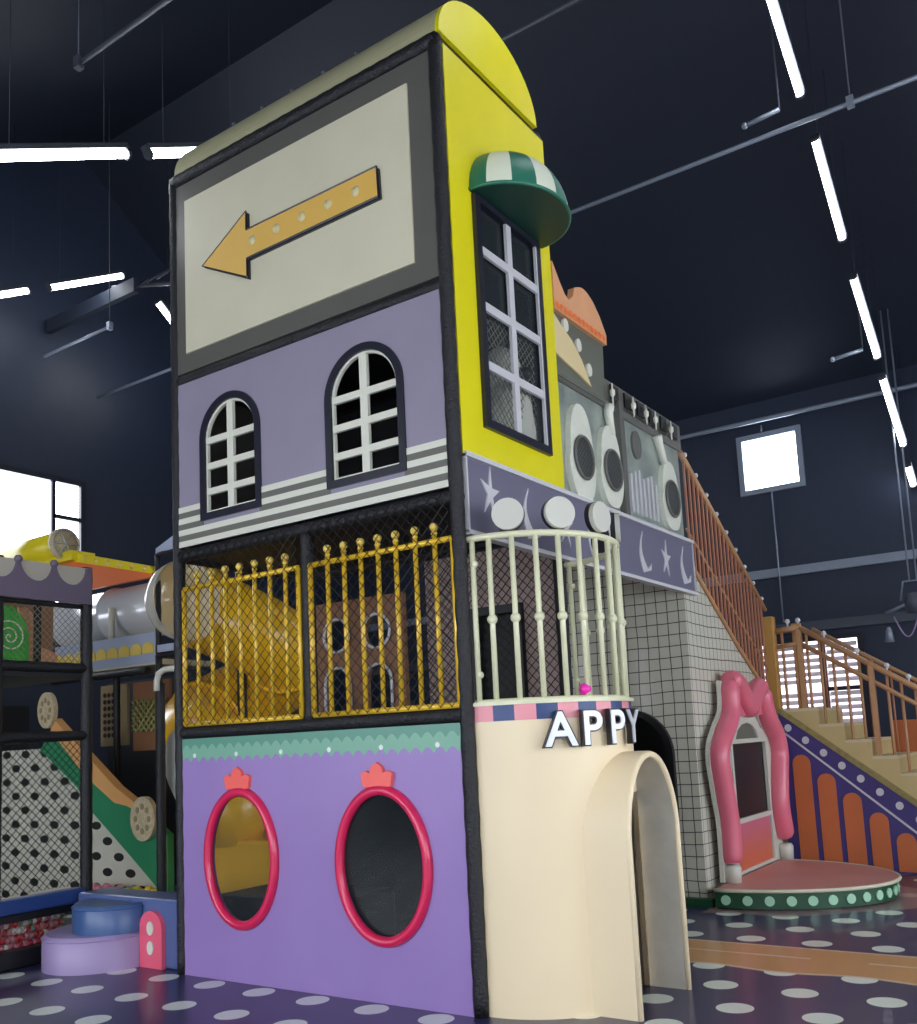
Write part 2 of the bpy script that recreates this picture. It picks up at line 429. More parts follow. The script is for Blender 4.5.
# blind window behind the stairs
w3 = window('window_3', 'y', YB, -1.35, .09, .9, 2.72, [(-.42, .9, 2.72)], [(1.98, -.4, .09)], 'blindlight', 'navyframe', -1)
sl = MB()
for (x0, x1) in ((-1.30, -.47), (-.37, .05)):
    z = .98
    while z < 2.68:
        if not (1.9 < z < 2.05):
            sl.add([(x0, YB-.09, z), (x1, YB-.09, z), (x1, YB-.055, z+.062), (x0, YB-.055, z+.062), (x0, YB-.086, z-.003), (x1, YB-.086, z-.003), (x1, YB-.051, z+.059), (x0, YB-.051, z+.059)],
                   [(0, 1, 2, 3), (4, 7, 6, 5), (0, 4, 5, 1), (3, 2, 6, 7), (0, 3, 7, 4), (1, 5, 6, 2)])
        z += .1
struct('trim_1', sl, 'slat')
# wall girts (structure)
g1 = MB().box(-9.4, 7.9, YB-.08, YB, 3.70, 3.83); struct('trim_2', g1, 'steel')
g2 = MB().box(-9.4, 7.9, YB-.10, YB, 2.84, 2.98); struct('trim_3', g2, 'steeld')

# ------------------------------------------------------------------ lamps and ceiling steel
def led(p0, p1, label, group):
    a = Vector(p0); b = Vector(p1)
    t = thing('led_tube_light', label, 'light', tuple((a+b)/2), group)
    d = (b-a).normalized(); side = d.cross(Vector((0, 0, 1))).normalized(); up = side.cross(d).normalized()
    def bar(q0, q1, w, h, off, mb):
        V = []
        for p in (q0, q1):
            for sx, sz in ((-1, -1), (1, -1), (1, 1), (-1, 1)): V.append(p+side*w*sx+up*(off+h*sz))
        mb.add(V, [(0, 1, 2, 3), (7, 6, 5, 4), (0, 4, 5, 1), (1, 5, 6, 2), (2, 6, 7, 3), (3, 7, 4, 0)])
    h = MB(); bar(a-d*.03, b+d*.03, .05, .02, .055, h); build('lamp_housing', h, 'lamphouse', t)
    l = MB(); l.tube([a, b], .036, 10, caps=True); build('light_tube', l, 'led', t)
    for p in (a-d*.02, b+d*.02): build('end_cap', MB().tube([p-d*.015, p+d*.015], .05, 10), 'lamphouse', t)
    for k in (.15, .85):
        p = a.lerp(b, k)+up*.06; zt = zf(p.y) if p.y < YR else zb(p.y)
        build('hanging_wire', MB().tube([p, Vector((p.x, p.y, zt-.01))], .0035, 5), 'wire', t)
    return t
R = [((1., 4.0, 8.60), (1., 5.18, 7.93)), ((1., 5.70, 7.69), (1., 6.64, 6.98)), ((1., 7.05, 6.66), (1., 8.12, 6.04)), ((1., 8.32, 5.81), (1., 9.42, 5.20)), ((1., 9.62, 4.94), (1., 9.93, 4.74))]
RL = ['nearest white tube light of the right-hand ceiling row, cut by the photo top', 'second white tube light down the right-hand ceiling row', 'middle white tube light of the right-hand ceiling row', 'fourth white tube light down the right-hand ceiling row, right of the square window', 'farthest white tube light of the right-hand row, by the right photo edge']
for (a, b), l in zip(R, RL): led(a, b, l, 'right-hand ceiling row of tube lights')
led((-3.43, -.9, 5.95), (-3.47, .31, 6.61), 'long white tube light at upper left, left of the yellow tower roof', 'upper left tube lights')
led((-3.49, .585, 6.756), (-3.5, 1.75, 7.39), 'tube light half hidden behind the top left corner of the tower', 'upper left tube lights')
led((-8, 1.1, 6.95), (-8, 2.17, 7.52), 'lower left tube light cut by the left photo edge', 'far left row of tube lights')
led((-8, 2.50, 7.685), (-8, 3.61, 8.29), 'slanting tube light above the roof truss on the far left', 'far left row of tube lights')
led((-8, 4.24, 8.11), (-8, 5.2, 7.35), 'short steep tube light just left of the grey arrow board', 'far left row of tube lights')
for (x, y) in ((-3.4, -3.3), (1., 1.6), (1., -1.4), (1., -4.2), (4.8, -4.6), (4.8, -3.), (4.8, -1.), (4.8, 1.), (4.8, 3.)):  # unseen tube lights, added to brighten the tower front and side
    z = lambda yy: 8.6-.54*(4-yy)
    led((x, y-1.2, z(y-1.2)), (x, y, z(y)), 'unseen white tube light added under the roof to brighten the tower', 'added tube lights above and behind the viewer')

def pipe(name, pts, r, m, label, cat='pipe', group=None, hang=()):
    mb = MB(); mb.tube(pts, r, 8)
    t = thing(name, label, cat, pts[0], group); build('pipe_run', mb, m, t)
    for p in hang:
        zt = zf(p[1]) if p[1] < YR else zb(p[1])
        build('hanger_rod', MB().tube([p, (p[0], p[1], zt-.01)], r*.35, 6), 'steeld', t)
        build('clamp', MB().box(p[0]-.03, p[0]+.03, p[1]-.03, p[1]+.03, p[2]-.04, p[2]+.06), m, t)
    return t
pipe('sprinkler_pipe', [(-9.4, 4.2, 7.), (7.9, 4.2, 7.)], .022, 'steel', 'long thin steel pipe crossing behind the awning to the upper right corner', group='ceiling pipes', hang=[(1.62, 4.2, 7.)])
pipe('sprinkler_pipe', [(-3.27, -.27, 7.), (6, -.27, 7.)], .02, 'steeld', 'thin grey pipe at the top left corner ending in a vertical hanger', group='ceiling pipes', hang=[(-3.27, -.27, 7.)])
pipe('sprinkler_pipe', [(-2.5, 1.6, 7.), (7, 1.6, 7.)], .02, 'steeld', 'thin pipe running up to the top edge just right of the yellow roof', group='ceiling pipes', hang=[(3.4, 1.6, 7.)])
pipe('sprinkler_pipe', [(-8.6, 2.8, 7.), (-7.1, 2.8, 7.)], .02, 'steel', 'short pale pipe below the far left row of lights', group='ceiling pipes', hang=[(-7.15, 2.8, 7.)])
pipe('roof_purlin', [(-9.3, 9.6, 6.06), (7.8, 9.6, 6.02)], .035, 'steel', 'pale steel purlin above the square window', 'beam')
# T-shaped brackets under the right row
for (x, y, z, l) in ((.62, 5.25, 7.9, 'small bent steel bracket beside the first right-hand tube light'), (.68, 8.2, 6.2, 'small bent steel bracket beside the middle right-hand tube light')):
    t = thing('steel_bracket', l, 'bracket', (x, y, z), 'roof brackets')
    build('rod', MB().tube([(x+.15, y, zb(y)-.03), (x+.15, y, z)], .01, 6), 'steeld', t)
    build('arm', MB().tube([(x+.15, y, z), (x-.22, y, z-.03)], .025, 6), 'steel', t)
    build('tip', MB().sphere((x-.22, y, z-.03), .035), 'steel', t)
# rafter trusses
tr = thing('roof_truss', 'dark steel roof truss at the far left below the slanting lights', 'beam', (-9.3, 3.4, 6.9))
build('lower_chord', MB().box(-9.45, -7.4, 3.36, 3.44, 7.78, 7.98), 'wire', tr)
build('rafter', MB().tube([(-8.0, 3.45, 8.05), (-6.6, 4.4, 8.1)], .03, 6), 'lamphouse', tr)
for k in range(4):
    x = -8.2+k*.4; build('web_bar', MB().tube([(x, 3.42, 7.85), (x+.22, 3.7, 8.15)], .018, 6), 'wire', tr)
# projector / cable bracket at the right edge
pj = thing('stage_light', 'grey stage light with dangling cables on the far wall girt at the right edge', 'stage light', (.8, 9.2, 2.6))
build('mount_bar', MB().tube([(.6, 9.2, 2.9), (1.3, 9.2, 3.15)], .025, 8), 'steel', pj)
build('lamp_head', MB().lathe((.95, 9.2, 3.0), [(.0, -.12), (.09, -.12), (.11, .05), (.07, .14), (0, .14)], 16), 'steeld', pj)
build('lamp_head', MB().lathe((.62, 9.2, 2.62), [(.0, -.1), (.06, -.1), (.04, .05), (.02, .1), (0, .1)], 12), 'steel', pj)
build('yoke', MB().tube([(.8, 9.2, 3.05), (.85, 9.2, 3.3), (1.05, 9.2, 3.3), (1.1, 9.2, 3.05)], .015, 6), 'steel', pj)
build('cable', MB().tube([(.7+.3*(i/10), 9.2, 2.85-.28*sin(PI*i/10)) for i in range(11)], .01, 6), 'lilac', pj)
build('hanger_rod', MB().tube([(.93, 9.2, 3.3), (.93, 9.2, zb(9.2))], .012, 6), 'steel', pj)
build('hanger_rod', MB().tube([(1.02, 9.2, 3.3), (1.02, 9.2, zb(9.2))], .012, 6), 'steel', pj)
pipe('cable_drop', [(-.93, 9.9, 5.0), (-.93, 9.9, 3.0)], .012, 'steel', 'thin vertical conduit below the square window', 'conduit')
pipe('cable_drop', [(-1.0, 9.9, 6.05), (-1.0, 9.9, 5.96)], .012, 'steel', 'short vertical conduit above the square window', 'conduit')

# ------------------------------------------------------------------ the tower
W, D = 2.465, 1.303
Z1, Z2, Z3, Z4 = 1.598, 2.957, 4.222, 5.744
T = thing('play_tower', 'tall indoor play tower with purple, lavender and arrow boards and a yellow end', 'play tower', (-W/2, D/2, 0))
posts = [(-.035, .022), (-W-.015, .022), (-.06, D-.02), (-W-.02, D)]
for (px, py) in posts:
    mb = MB(); N = 60
    mb.tube([(px, py, (Z4+.09)*i/N) for i in range(N+1)], [.042+.004*(i % 2) for i in range(N+1)], 12)
    build('post', mb, 'foam', T)
mb = MB(); N = 20
mb.tube([(-1.235, .035, Z1+.05+(Z2-Z1-.1)*i/N) for i in range(N+1)], [.045+.003*(i % 2) for i in range(N+1)], 12); build('post', mb, 'foam', T)
for z, r in ((Z1+.045, .045), (Z2-.045, .045), (Z3, .04), (Z4+.062, .055)):
    for y in (.03, D):
        N = 40; mb = MB(); mb.tube([(-W-.02+(W)*i/N, y, z) for i in range(N+1)], [r+.003*(i % 2) for i in range(N+1)], 12); build('beam', mb, 'foam', T)
for z, r in ((Z1+.045, .045), (Z2-.045, .04), (Z4+.085, .03)):
    for x in (-.05, -W-.02):
        N = 22; mb = MB(); mb.tube([(x, .03+(D-.03)*i/N, z) for i in range(N+1)], [r+.003*(i % 2) for i in range(N+1)], 12); build('beam', mb, 'foam', T)
for z in (Z1, Z2-.02, Z3): build('deck', MB().box(-W+.04, -.08, .09, D-.06, z-.03, z+.03), 'dark', T)
# rear and left upper boards
build('rear_board', MB().box(-W+.05, -.07, D-.02, D+.02, Z2+.03, Z4-.06), 'dark', T)
build('side_board', MB().box(-W-.03, -W+.0, .09, D-.06, Z2+.03, Z4-.06), 'frame', T)
# purple board with two oval portholes
pn = MB().prism([rect(-W+.0, -.07, .0, Z1), ell(-1.872, .798, .30, .42), ell(-.675, .79, .325, .425)], XZ(.02), -.02, .02)
pp = build('purple_board', pn, 'purpleband', T)
def ring(cx, cz, rx, rz, r, y, n=48): return MB().tube([(cx+rx*cos(2*PI*i/n), y, cz+rz*sin(2*PI*i/n)) for i in range(n)], r, 10, closed=True)
for (cx, cz, rx, rz) in ((-1.877, .797, .315, .432), (-.678, .79, .333, .438)):
    build('porthole_ring', ring(cx+.012, cz, rx, rz, .032, -.01), 'red', pp)
    build('porthole_pane', MB().prism([ell(cx, cz, rx, rz)], XZ(.015), .0, .006), 'glass', pp)
    cr = [(cx-.105, cz+rz+.02), (cx+.105, cz+rz+.02), (cx+.115, cz+rz+.07), (cx+.12, cz+rz+.10), (cx+.085, cz+rz+.115), (cx+.05, cz+rz+.10), (cx+.045, cz+rz+.135), (cx+.0, cz+rz+.165), (cx-.045, cz+rz+.135), (cx-.05, cz+rz+.10), (cx-.085, cz+rz+.115), (cx-.12, cz+rz+.10), (cx-.115, cz+rz+.07)]
    build('coral_crest', MB().prism([cr], XZ(.0), -.025, .0), 'coral', pp)
# lavender board with arched windows
A1 = (-2.155, -1.650, 3.175, 3.955); A2 = (-.955, -.415, 3.175, 3.965)
lv = MB().prism([rect(-W, -.07, 3.262, Z3-.03), ], XZ(.02), 0, .001)
lv = MB().prism([rect(-W, -.07, Z2+.02, Z3-.035), archp(*A1), archp(*A2)], XZ(.02), -.02, .02)
lb = build('lavender_board', lv, 'lav', T)
st = MB(); zz = Z2+.012; h = (3.262-Z2-.012)/7
for i in range(7):
    st.m = i % 2; z0 = zz+i*h
    for (a, b) in ((-W, A1[0]-.03), (A1[1]+.03, A2[0]-.03), (A2[1]+.03, -.07)) if z0+h > 3.12 else ((-W, -.07),):
        st.box(a, b, -.005, .0005, z0, z0+h)
build('stripe_strip', st, ['white', 'stripeg'], lb)
for A in (A1, A2):
    x0, x1, z0, z1 = A; cx = (x0+x1)/2; r = (x1-x0)/2
    outer = archp(x0-.05, x1+.05, z0-.05, z1+.05, 24); inner = archp(x0, x1, z0, z1, 24)
    wf = build('window_frame', MB().prism([outer, inner], XZ(.02), -.035, .02), 'navyframe', lb)
    gb = MB()
    gb.prism([archp(x0, x1, z0, z1, 24), archp(x0+.015, x1-.015, z0+.015, z1-.015, 24)], XZ(.02), -.015, .01)
    gb.box(cx-.03, cx+.03, .0, .025, z0, z1-.005)
    for k in (1, 2, 3):
        zk = (3.328, 3.512, 3.70)[k-1]
        gb.box(x0+.005, x1-.005, .001, .024, zk-.023, zk+.023)
    build('glazing_bar', gb, 'white', lb)
# arrow board
ab = MB().prism([rect(-W, -.07, Z3+.045, Z4)], XZ(.02), -.02, .02)
ao = build('arrow_board', ab, 'frame', T)
build('cream_field', MB().prism([rect(-2.335, -.24, 4.405, 5.595)], XZ(.0), -.012, 0), 'cream', ao)
arrow = [(-2.115, 5.0), (-1.66, 4.765), (-1.66, 4.905), (-.478, 4.916), (-.485, 5.12), (-1.66, 5.115), (-1.66, 5.255)]
build('arrow_edge', MB().prism([[(x*1.0+.012, z-.014) for x, z in arrow], ], XZ(-.002), -.03, 0), 'navyframe', ao)
build('arrow_outline', MB().tube([(x, -.034, z) for x, z in arrow], .009, 6, closed=True, smooth=False), 'navyframe', ao)
build('arrow_sign', MB().prism([arrow], XZ(-.031), -.008, 0), 'mustard', ao)
for i in range(5): build('bulb', MB().lathe((-.66-.235*i, -.04, 5.018), [(0, -.014), (.026, -.01), (.036, 0)], 16, axis='y'), 'bulb', ao)
# yellow end board with tall window
YW = (.345, 1.09, 3.43, 4.88)
ye = MB().prism([rect(.062, D+.02, 3.172, Z4+.055), rect(*YW)], YZ(-.02), -.02, .02)
yb = build('yellow_end_board', ye, 'yellow', T)
wf = build('window_frame', MB().prism([rect(YW[0]-.045, YW[1]+.035, YW[2]-.045, YW[3]+.03), rect(YW[0]+.012, YW[1]-.012, YW[2]+.012, YW[3]-.012)], YZ(.0), -.05, .03), 'navyframe', yb)
gb = MB(); cy = (YW[0]+YW[1])/2-.01
gb.box(.0, .022, cy-.03, cy+.03, YW[2], YW[3])
for zk in (3.80, 4.185, 4.555): gb.box(.001, .021, YW[0], YW[1], zk-.028, zk+.028)
gb.box(.005, .025, YW[1]-.03, YW[1]-.008, YW[2], YW[3])
build('glazing_bar', gb, 'moon', yb)
build('window_pane', MB().box(-.02, -.014, YW[0], YW[1], YW[2], YW[3]), 'glass', yb)
build('safety_net', net((-.05, YW[0]-.1, YW[2]-.1), (0, 1, 0), (0, 0, 1), YW[1]-YW[0]+.2, .95, .04, .0028), 'netp', yb)
# barrel roof
def barrel(n=28, R_=.61, Hh=.44): 
    return [(D/2-.02-R_*cos(PI*i/n), Z4+.122+Hh*max(0, sin(PI*i/n))) for i in range(n+1)]
bp = barrel(); bi = [(D/2-.02+(y-D/2+.02)*.97, Z4+.122+(z-Z4-.122)*.96) for y, z in bp]
build('barrel_roof', MB().prism([bp+bi[::-1]], lambda u, v, w: (w, u, v), -W-.02, -.03), 'roofc', T)
build('gable_board', MB().prism([bp], lambda u, v, w: (w, u, v), -.03, .0), 'yellow', T)
build('gable_board', MB().prism([bi], lambda u, v, w: (w, u, v), -W-.01, -W+.01), 'roofc', T)
for i in range(5): build('roof_rivet', MB().sphere((-.78-.3*i, .17, Z4+.122+.30), .014), 'steeld', T)
# nets of the tower
build('safety_net', net((-W+.03, -.026, Z1+.09), (1, 0, 0), (0, 0, 1), 1.16, 1.25), 'net', T)
build('safety_net', net((-1.19, -.026, Z1+.09), (1, 0, 0), (0, 0, 1), 1.12, 1.25), 'net', T)
build('lower_rear_board', MB().box(-W+.05, -.07, D-.02, D+.02, 0, Z1-.05), 'dark', T)
# padded net wall with doorway at the back of the middle floor
bwl = MB().prism([rect(-1.22, -.07, Z1+.09, Z2-.1), rect(-.78, -.42, Z1+.09, 2.4)], XZ(D+.0), .0, .03)
bk = build('rear_pad_wall', bwl, 'mauve', T)
build('safety_net', net((-1.22, D-.02, Z1+.09), (1, 0, 0), (0, 0, 1), 1.15, 1.17, .05, .0035), 'net', T)
build('doorway_liner', MB().prism([rect(-.83, -.37, Z1+.05, 2.44), rect(-.77, -.43, Z1+.05, 2.38)], XZ(D-.05), .0, .1), 'black', T)
build('doorway_dark', MB().box(-.9, -.3, D+.06, D+.09, Z1+.05, 2.5), 'black', T)  # black sheet standing in for the darkness beyond the doorway
# rail of brown cut-out board inside middle floor
bb = MB().prism([rect(-2.2, -1.30, Z1+.05, 2.62), ell(-1.95, 2.35, .13, .13, 24), ell(-1.55, 2.35, .13, .13, 24), archp(-2.08, -1.82, Z1+.08, 2.1), archp(-1.67, -1.42, Z1+.08, 2.1)], XZ(1.12), 0, .04)
bbo = build('cut_out_board', bb, 'brown', T)
rr_ = MB()
for cx in (-1.95, -1.55): rr_.tube([(cx+.13*cos(2*PI*i/24), 1.10, 2.35+.13*sin(2*PI*i/24)) for i in range(24)], .012, 6, closed=True)
for x0, x1 in ((-2.08, -1.82), (-1.67, -1.42)): rr_.tube([(p[0], 1.10, p[1]) for p in archp(x0, x1, Z1+.08, 2.1)[1:]]+[(x0, 1.10, Z1+.08)], .012, 6)
build('edge_piping', rr_, 'moon', bbo)

# yellow front railings
def baluster(mb, x, y, z0, z1, r=.013): mb.tube([(x, y, z0), (x, y, z1)], r, 8)
def railing(x0, x1, xs, label):
    t = thing('balcony_railing', label, 'railing', ((x0+x1)/2, -.0, Z1+.09), 'yellow railings of the tower front')
    f = MB(); z0, z1 = Z1+.1, 2.662
    f.tube([(x0, -.0, z1), (x1, -.0, z1)], .018, 10); f.tube([(x0, -.0, z0), (x1, -.0, z0)], .018, 10)
    f.tube([(x0, -.0, z0), (x0, -.0, z1)], .018, 10); f.tube([(x1, -.0, z0), (x1, -.0, z1)], .018, 10)
    build('rail_frame', f, 'yrail', t)
    for x in xs:
        b = MB(); b.tube([(x, -.0, z0), (x, -.0, 2.73)], .0155, 8); bo = build('baluster', b, 'yrail', t)
        k = MB(); k.sphere((x, -.0, 2.748), .027, 12, 8); k.lathe((x, -.0, 2.70), [(.012, 0), (.022, .008), (.012, .02)], 10); build('finial_ball', k, 'yscal', bo)
    return t
railing(-2.405, -1.288, [-2.261, -2.115, -1.974, -1.833, -1.689, -1.544, -1.402], 'yellow railing with seven ball-topped bars left of the middle post')
railing(-1.181, -.062, [-1.032, -.893, -.756, -.618, -.480, -.333, -.191], 'yellow railing with seven ball-topped bars right of the middle post')

# white figure inside yellow window
fg = thing('plush_figure', 'white furry plush figure standing behind the tall yellow-framed window', 'plush toy', (-.42, .95, Z2+.03))
body = MB().lathe((-.42, .95, Z2+.04), [(0, 0), (.13, .0), (.2, .15), (.215, .45), (.19, .72), (.15, .92), (.09, 1.05), (0, 1.1)], 24); build('body', body, 'blob', fg)
for s in (-1, 1):
    build('arm', MB().tube([(-.38, .95+s*.16, 3.7), (-.33, .95+s*.25, 3.5), (-.3, .95+s*.23, 3.3)], [.06, .055, .04], 10), 'blob', fg)
    build('foot', MB().sphere((-.36, .95+s*.09, 3.02), .07, 12, 8, (1.3, 1, .6)), 'blob', fg)
build('eye', MB().sphere((-.24, .95, 3.85), .05), 'black', fg)
fg.location = (-.24, .96, Z2+.12)

# awning
aw = thing('window_awning', 'green and white striped dome awning above the tall yellow-framed window', 'awning', (.0, .74, 4.93))
def shell(R1, R2, H, n=32, m=10):
    V = []; 
    for j in range(m+1):
        ph = (PI/2)*j/m
        for i in range(n+1):
            t = PI*i/n; rr2 = cos(ph)**.8 if j < m else 0
            V.append((.0+R2*sin(t)*rr2, .74-R1*cos(t)*rr2, 4.93+H*sin(ph)))
    return V
n_, m_ = 32, 10
for nm, mt, sel in (('green_gore', 'green', 0), ('white_gore', 'awhite', 1)):
    V = shell(.46, .40, .38); mb = MB(); F = []
    for j in range(m_):
        for i in range(n_):
            if ((i+1)//4) % 2 == sel: F.append((j*(n_+1)+i, j*(n_+1)+i+1, (j+1)*(n_+1)+i+1, (j+1)*(n_+1)+i))
    mb.add(V, F, True); ob = build(nm, mb, mt, aw)
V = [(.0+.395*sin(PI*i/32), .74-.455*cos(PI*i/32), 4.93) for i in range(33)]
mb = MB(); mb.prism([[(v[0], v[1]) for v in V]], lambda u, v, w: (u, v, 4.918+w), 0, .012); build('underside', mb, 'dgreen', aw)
mb = MB().tube([(.0+.40*sin(PI*i/32), .74-.46*cos(PI*i/32), 4.93) for i in range(33)], .012, 8); build('rim', mb, 'green', aw)
# dark cavity between awning and window head
# ------------------------------------------------------------------ moon board + castle front (x = 0 plane)
C = thing('castle_front', 'castle-style fascia with slate moon board, white characters and a peach crown', 'facade', (0, 2.4, 2.7))
mbd = build('moon_board', MB().prism([rect(.08, 3.735, 2.70, 3.165)], YZ(-.02), -.02, .02), 'slate', C)
tb = MB(); tb.box(-.04, .02, .07, 3.745, 3.155, 3.185); tb.box(-.04, .02, .07, 3.745, 2.685, 2.712); tb.box(-.04, .01, 3.735, 3.745, 2.7, 3.17); tb.box(-.04, .012, .07, .085, 2.7, 3.17)
build('edge_trim', tb, 'moon', mbd)
def starp(cy, cz, r, r2, sx=1, rot=0): return [(cy+sx*(r if i % 2 == 0 else r2)*sin(PI*i/5+rot), cz+(r if i % 2 == 0 else r2)*cos(PI*i/5+rot)) for i in range(10)]
for cy, s in ((.33, 1), (1.30, 1), (3.09, .95), (2.05, .9)):
    build('star', MB().prism([starp(cy, 2.935+(.04 if cy < 1 else 0), .175*s, .05, .62, .12)], YZ(.0), 0, .008), 'moon', mbd)
def moonp(cy, cz, h, w):
    a = [(cy+w*(.55*sin(PI*i/14)**1.0)*(.5+.8*i/14)-w*.3, cz+h/2-h*i/14) for i in range(15)]
    b = [(cy+w*(.02+.95*(1-abs(2*(i/14)-1.35)**1.5)*0)-w*.3+w*(.95*sin(PI*i/14)*(.05+.5*i/14)), cz+h/2-h*i/14) for i in range(15)]
    # a slim crescent, thicker at the bottom and hooked to the right
    L = [(cy-w*.30*sin(PI*t*.9), cz+h/2-h*t) for t in [i/12 for i in range(13)]]
    Rr = [(cy-w*.30*sin(PI*t*.9)+w*(.05+.42*t*t), cz+h/2-h*t*.97) for t in [i/12 for i in range(1, 12)]]
    hook = [(cy+w*.55, cz-h*.22), (cy+w*.50, cz-h*.40)]
    return L+hook[::-1]+Rr[::-1]
for cy in (.80, 1.72, 2.62, 3.50):
    build('crescent_moon', MB().prism([moonp(cy, 2.93, .34, .26)], YZ(.0), 0, .008), 'moon', mbd)
# character panels
cp = build('foil_panel', MB().prism([[(1.33, 3.175), (2.36, 3.175), (2.36, 4.10), (1.33, 4.13)]], YZ(-.05), -.03, 0), 'silverb', C)
cp2 = build('foil_panel', MB().prism([rect(2.42, 3.70, 3.19, 4.06)], YZ(-.05), -.03, 0), 'silverb', C)
build('corner_pillar', MB().prism([rect(2.35, 2.43, 3.16, 4.12)], YZ(-.05), -.03, .05), 'frame', C)
build('upper_back_board', MB().prism([rect(1.33, 3.74, 4.02, 4.10)], YZ(-.05), -.03, .02), 'frame', C)
def blobp(cy, z0, z1, w, n=28):
    P = []
    for i in range(n):
        a = 2*PI*i/n; c_, s_ = cos(a), sin(a)
        P.append((cy+w*math.copysign(abs(c_)**.8, c_)*(1.08 if s_ < 0 else .9), (z0+z1)/2+(z1-z0)/2*s_))
    return P
def figure(cy, z0, z1, w, ez, parent, er=.158, arms=()):
    b = build('character_cutout', MB().prism([blobp(cy, z0, z1, w)], YZ(-.05), .0, .045), 'blob', parent)
    build('mesh_eye', MB().prism([ell(cy+.0, ez, er*.92, er, 32)], YZ(-.005), .0, .012), 'eye', parent)
    build('eye_rim', MB().tube([(.008, cy+er*.92*cos(2*PI*i/32), ez+er*sin(2*PI*i/32)) for i in range(32)], .012, 6, closed=True), 'frame', parent)
    for (pts, r) in arms: build('character_arm', MB().tube([(-.01, y, z) for y, z in pts], r, 10), 'blob', parent)
figure(1.655, 3.16, 3.90, .20, 3.495, cp)
figure(2.15, 3.21, 3.86, .195, 3.505, cp, arms=[([(2.2, 3.8), (2.16, 3.95), (2.18, 4.03)], [.03, .035, .045])])
figure(3.35, 3.22, 3.84, .2, 3.50, cp2, arms=[([(3.25, 3.8), (3.17, 3.94), (3.13, 4.02)], [.03, .035, .045])])
stp = MB()
for i in range(7): stp.prism([archp(2.55+i*.085, 2.59+i*.085, 3.26, 3.58+.03*(i % 3), 6)], YZ(-.05), 0, .02)
build('pale_slats', stp, 'moon', cp2)
build('round_badge', MB().prism([ell(2.73, 3.85, .09, .12, 24)], YZ(-.05), 0, .02), 'frame', cp2)
# clear film in front
build('clear_film', MB().box(.01, .013, 1.36, 2.34, 3.2, 4.05), 'film', C)
build('clear_film', MB().box(.01, .013, 2.44, 3.68, 3.2, 4.04), 'film', C)
# crown board
cw = build('crown_board', MB().prism([[(1.33, 4.05), (2.14, 4.05), (2.165, 4.56), (1.33, 4.56)]], YZ(-.02), -.03, .0), 'crowng', C)
wave = [(1.33, 4.52)]+[(2.175, 4.52), (2.18, 4.60), (2.08, 4.72)]
for i in range(9): a = i/8; wave.append((1.98-.32*a, 4.80+.05*sin(PI*a)-.0*a))
wave += [(1.63, 4.72), (1.56, 4.67), (1.50, 4.69), (1.43, 4.76), (1.33, 4.88)]
build('crown_crest', MB().prism([wave], YZ(-.01), -.03, .02), 'peach', cw)
sc = MB()
for i in range(12): sc.lathe((.015, 1.37+i*.068, 4.56), [(0, .012), (.03, .0)], 10, axis='x')
build('crest_scallop', sc, 'or2', cw)
horn = [(1.33, 4.50), (1.45, 4.44), (1.6, 4.38), (1.75, 4.27), (1.89, 4.10), (1.70, 4.14), (1.5, 4.17), (1.33, 4.20)]
build('cream_horn', MB().prism([horn], YZ(-.02), .0, .012), 'horn', cw)
build('white_dot', MB().prism([ell(1.51, 4.46, .04, .05, 16)], YZ(-.02), .0, .02), 'white', cw)
build('white_dot', MB().prism([ell(1.705, 4.37, .04, .05, 16)], YZ(-.02), .0, .02), 'white', cw)
build('white_dot', MB().prism([ell(1.86, 4.225, .04, .05, 16)], YZ(-.02), .0, .02), 'white', cw)
# top strip with dark squares
ts = build('top_strip', MB().prism([rect(2.17, 3.74, 4.09, 4.26)], YZ(-.03), -.03, .0), 'frame', C)
for i in range(6): build('dark_square', MB().prism([rect(2.26+i*.25, 2.39+i*.25, 4.11, 4.235)], YZ(-.03), 0, .015), 'black', ts)
for y in (2.24, 2.64, 3.10, 3.45, 2.9):
    build('white_peg', MB().lathe((.0, y, 4.06), [(0, 0), (.006, 0), (.008, .06), (.022, .075), (.022, .11), (.008, .125), (.006, .17), (0, .17)], 10), 'white', ts)
# deck behind the fascia
build('back_strut', MB().box(-.5, -.06, 2.35, 2.43, 3.2, 3.28), 'frame', C)

# ------------------------------------------------------------------ tiled stair housing
TH = thing('tiled_wall', 'white square-tiled wall block with a black arched opening under the stairs', 'wall', (-.9, 4.6, 0))
front = MB().prism([rect(-2.6, -.045, 0, 3.14), archp(-1.02, -.28, 0.02, 1.66)], XZ(3.57), 0, .06)
build('front_face', front, 'tile', TH)
side = MB().prism([[(3.63, 0), (5.84, 0), (5.84, 1.60), (5.47, 1.97), (4.92, 2.264), (4.302, 2.631), (3.76, 2.97), (3.63, 2.97)]], YZ(-.045), -.06, .0)
build('side_face', side, 'tile', TH)
build('top_cap', MB().tube([(-.03, 3.76, 2.985), (-.03, 4.302, 2.645), (-.03, 4.92, 2.28), (-.03, 5.47, 1.985), (-.03, 5.84, 1.62)], .022, 6), 'tan', TH)
build('arch_lining', MB().prism([archp(-1.06, -.24, 0.0, 1.70), archp(-1.0, -.30, .0, 1.64)], XZ(3.52), 0, .12), 'black', TH)
build('dark_interior', MB().box(-1.3, -.1, 4.2, 4.25, 0, 2.2), 'black', TH)
build('plinth', MB().box(-.95, .02, 3.50, 3.57, 0, .07), 'stagegreen', TH)

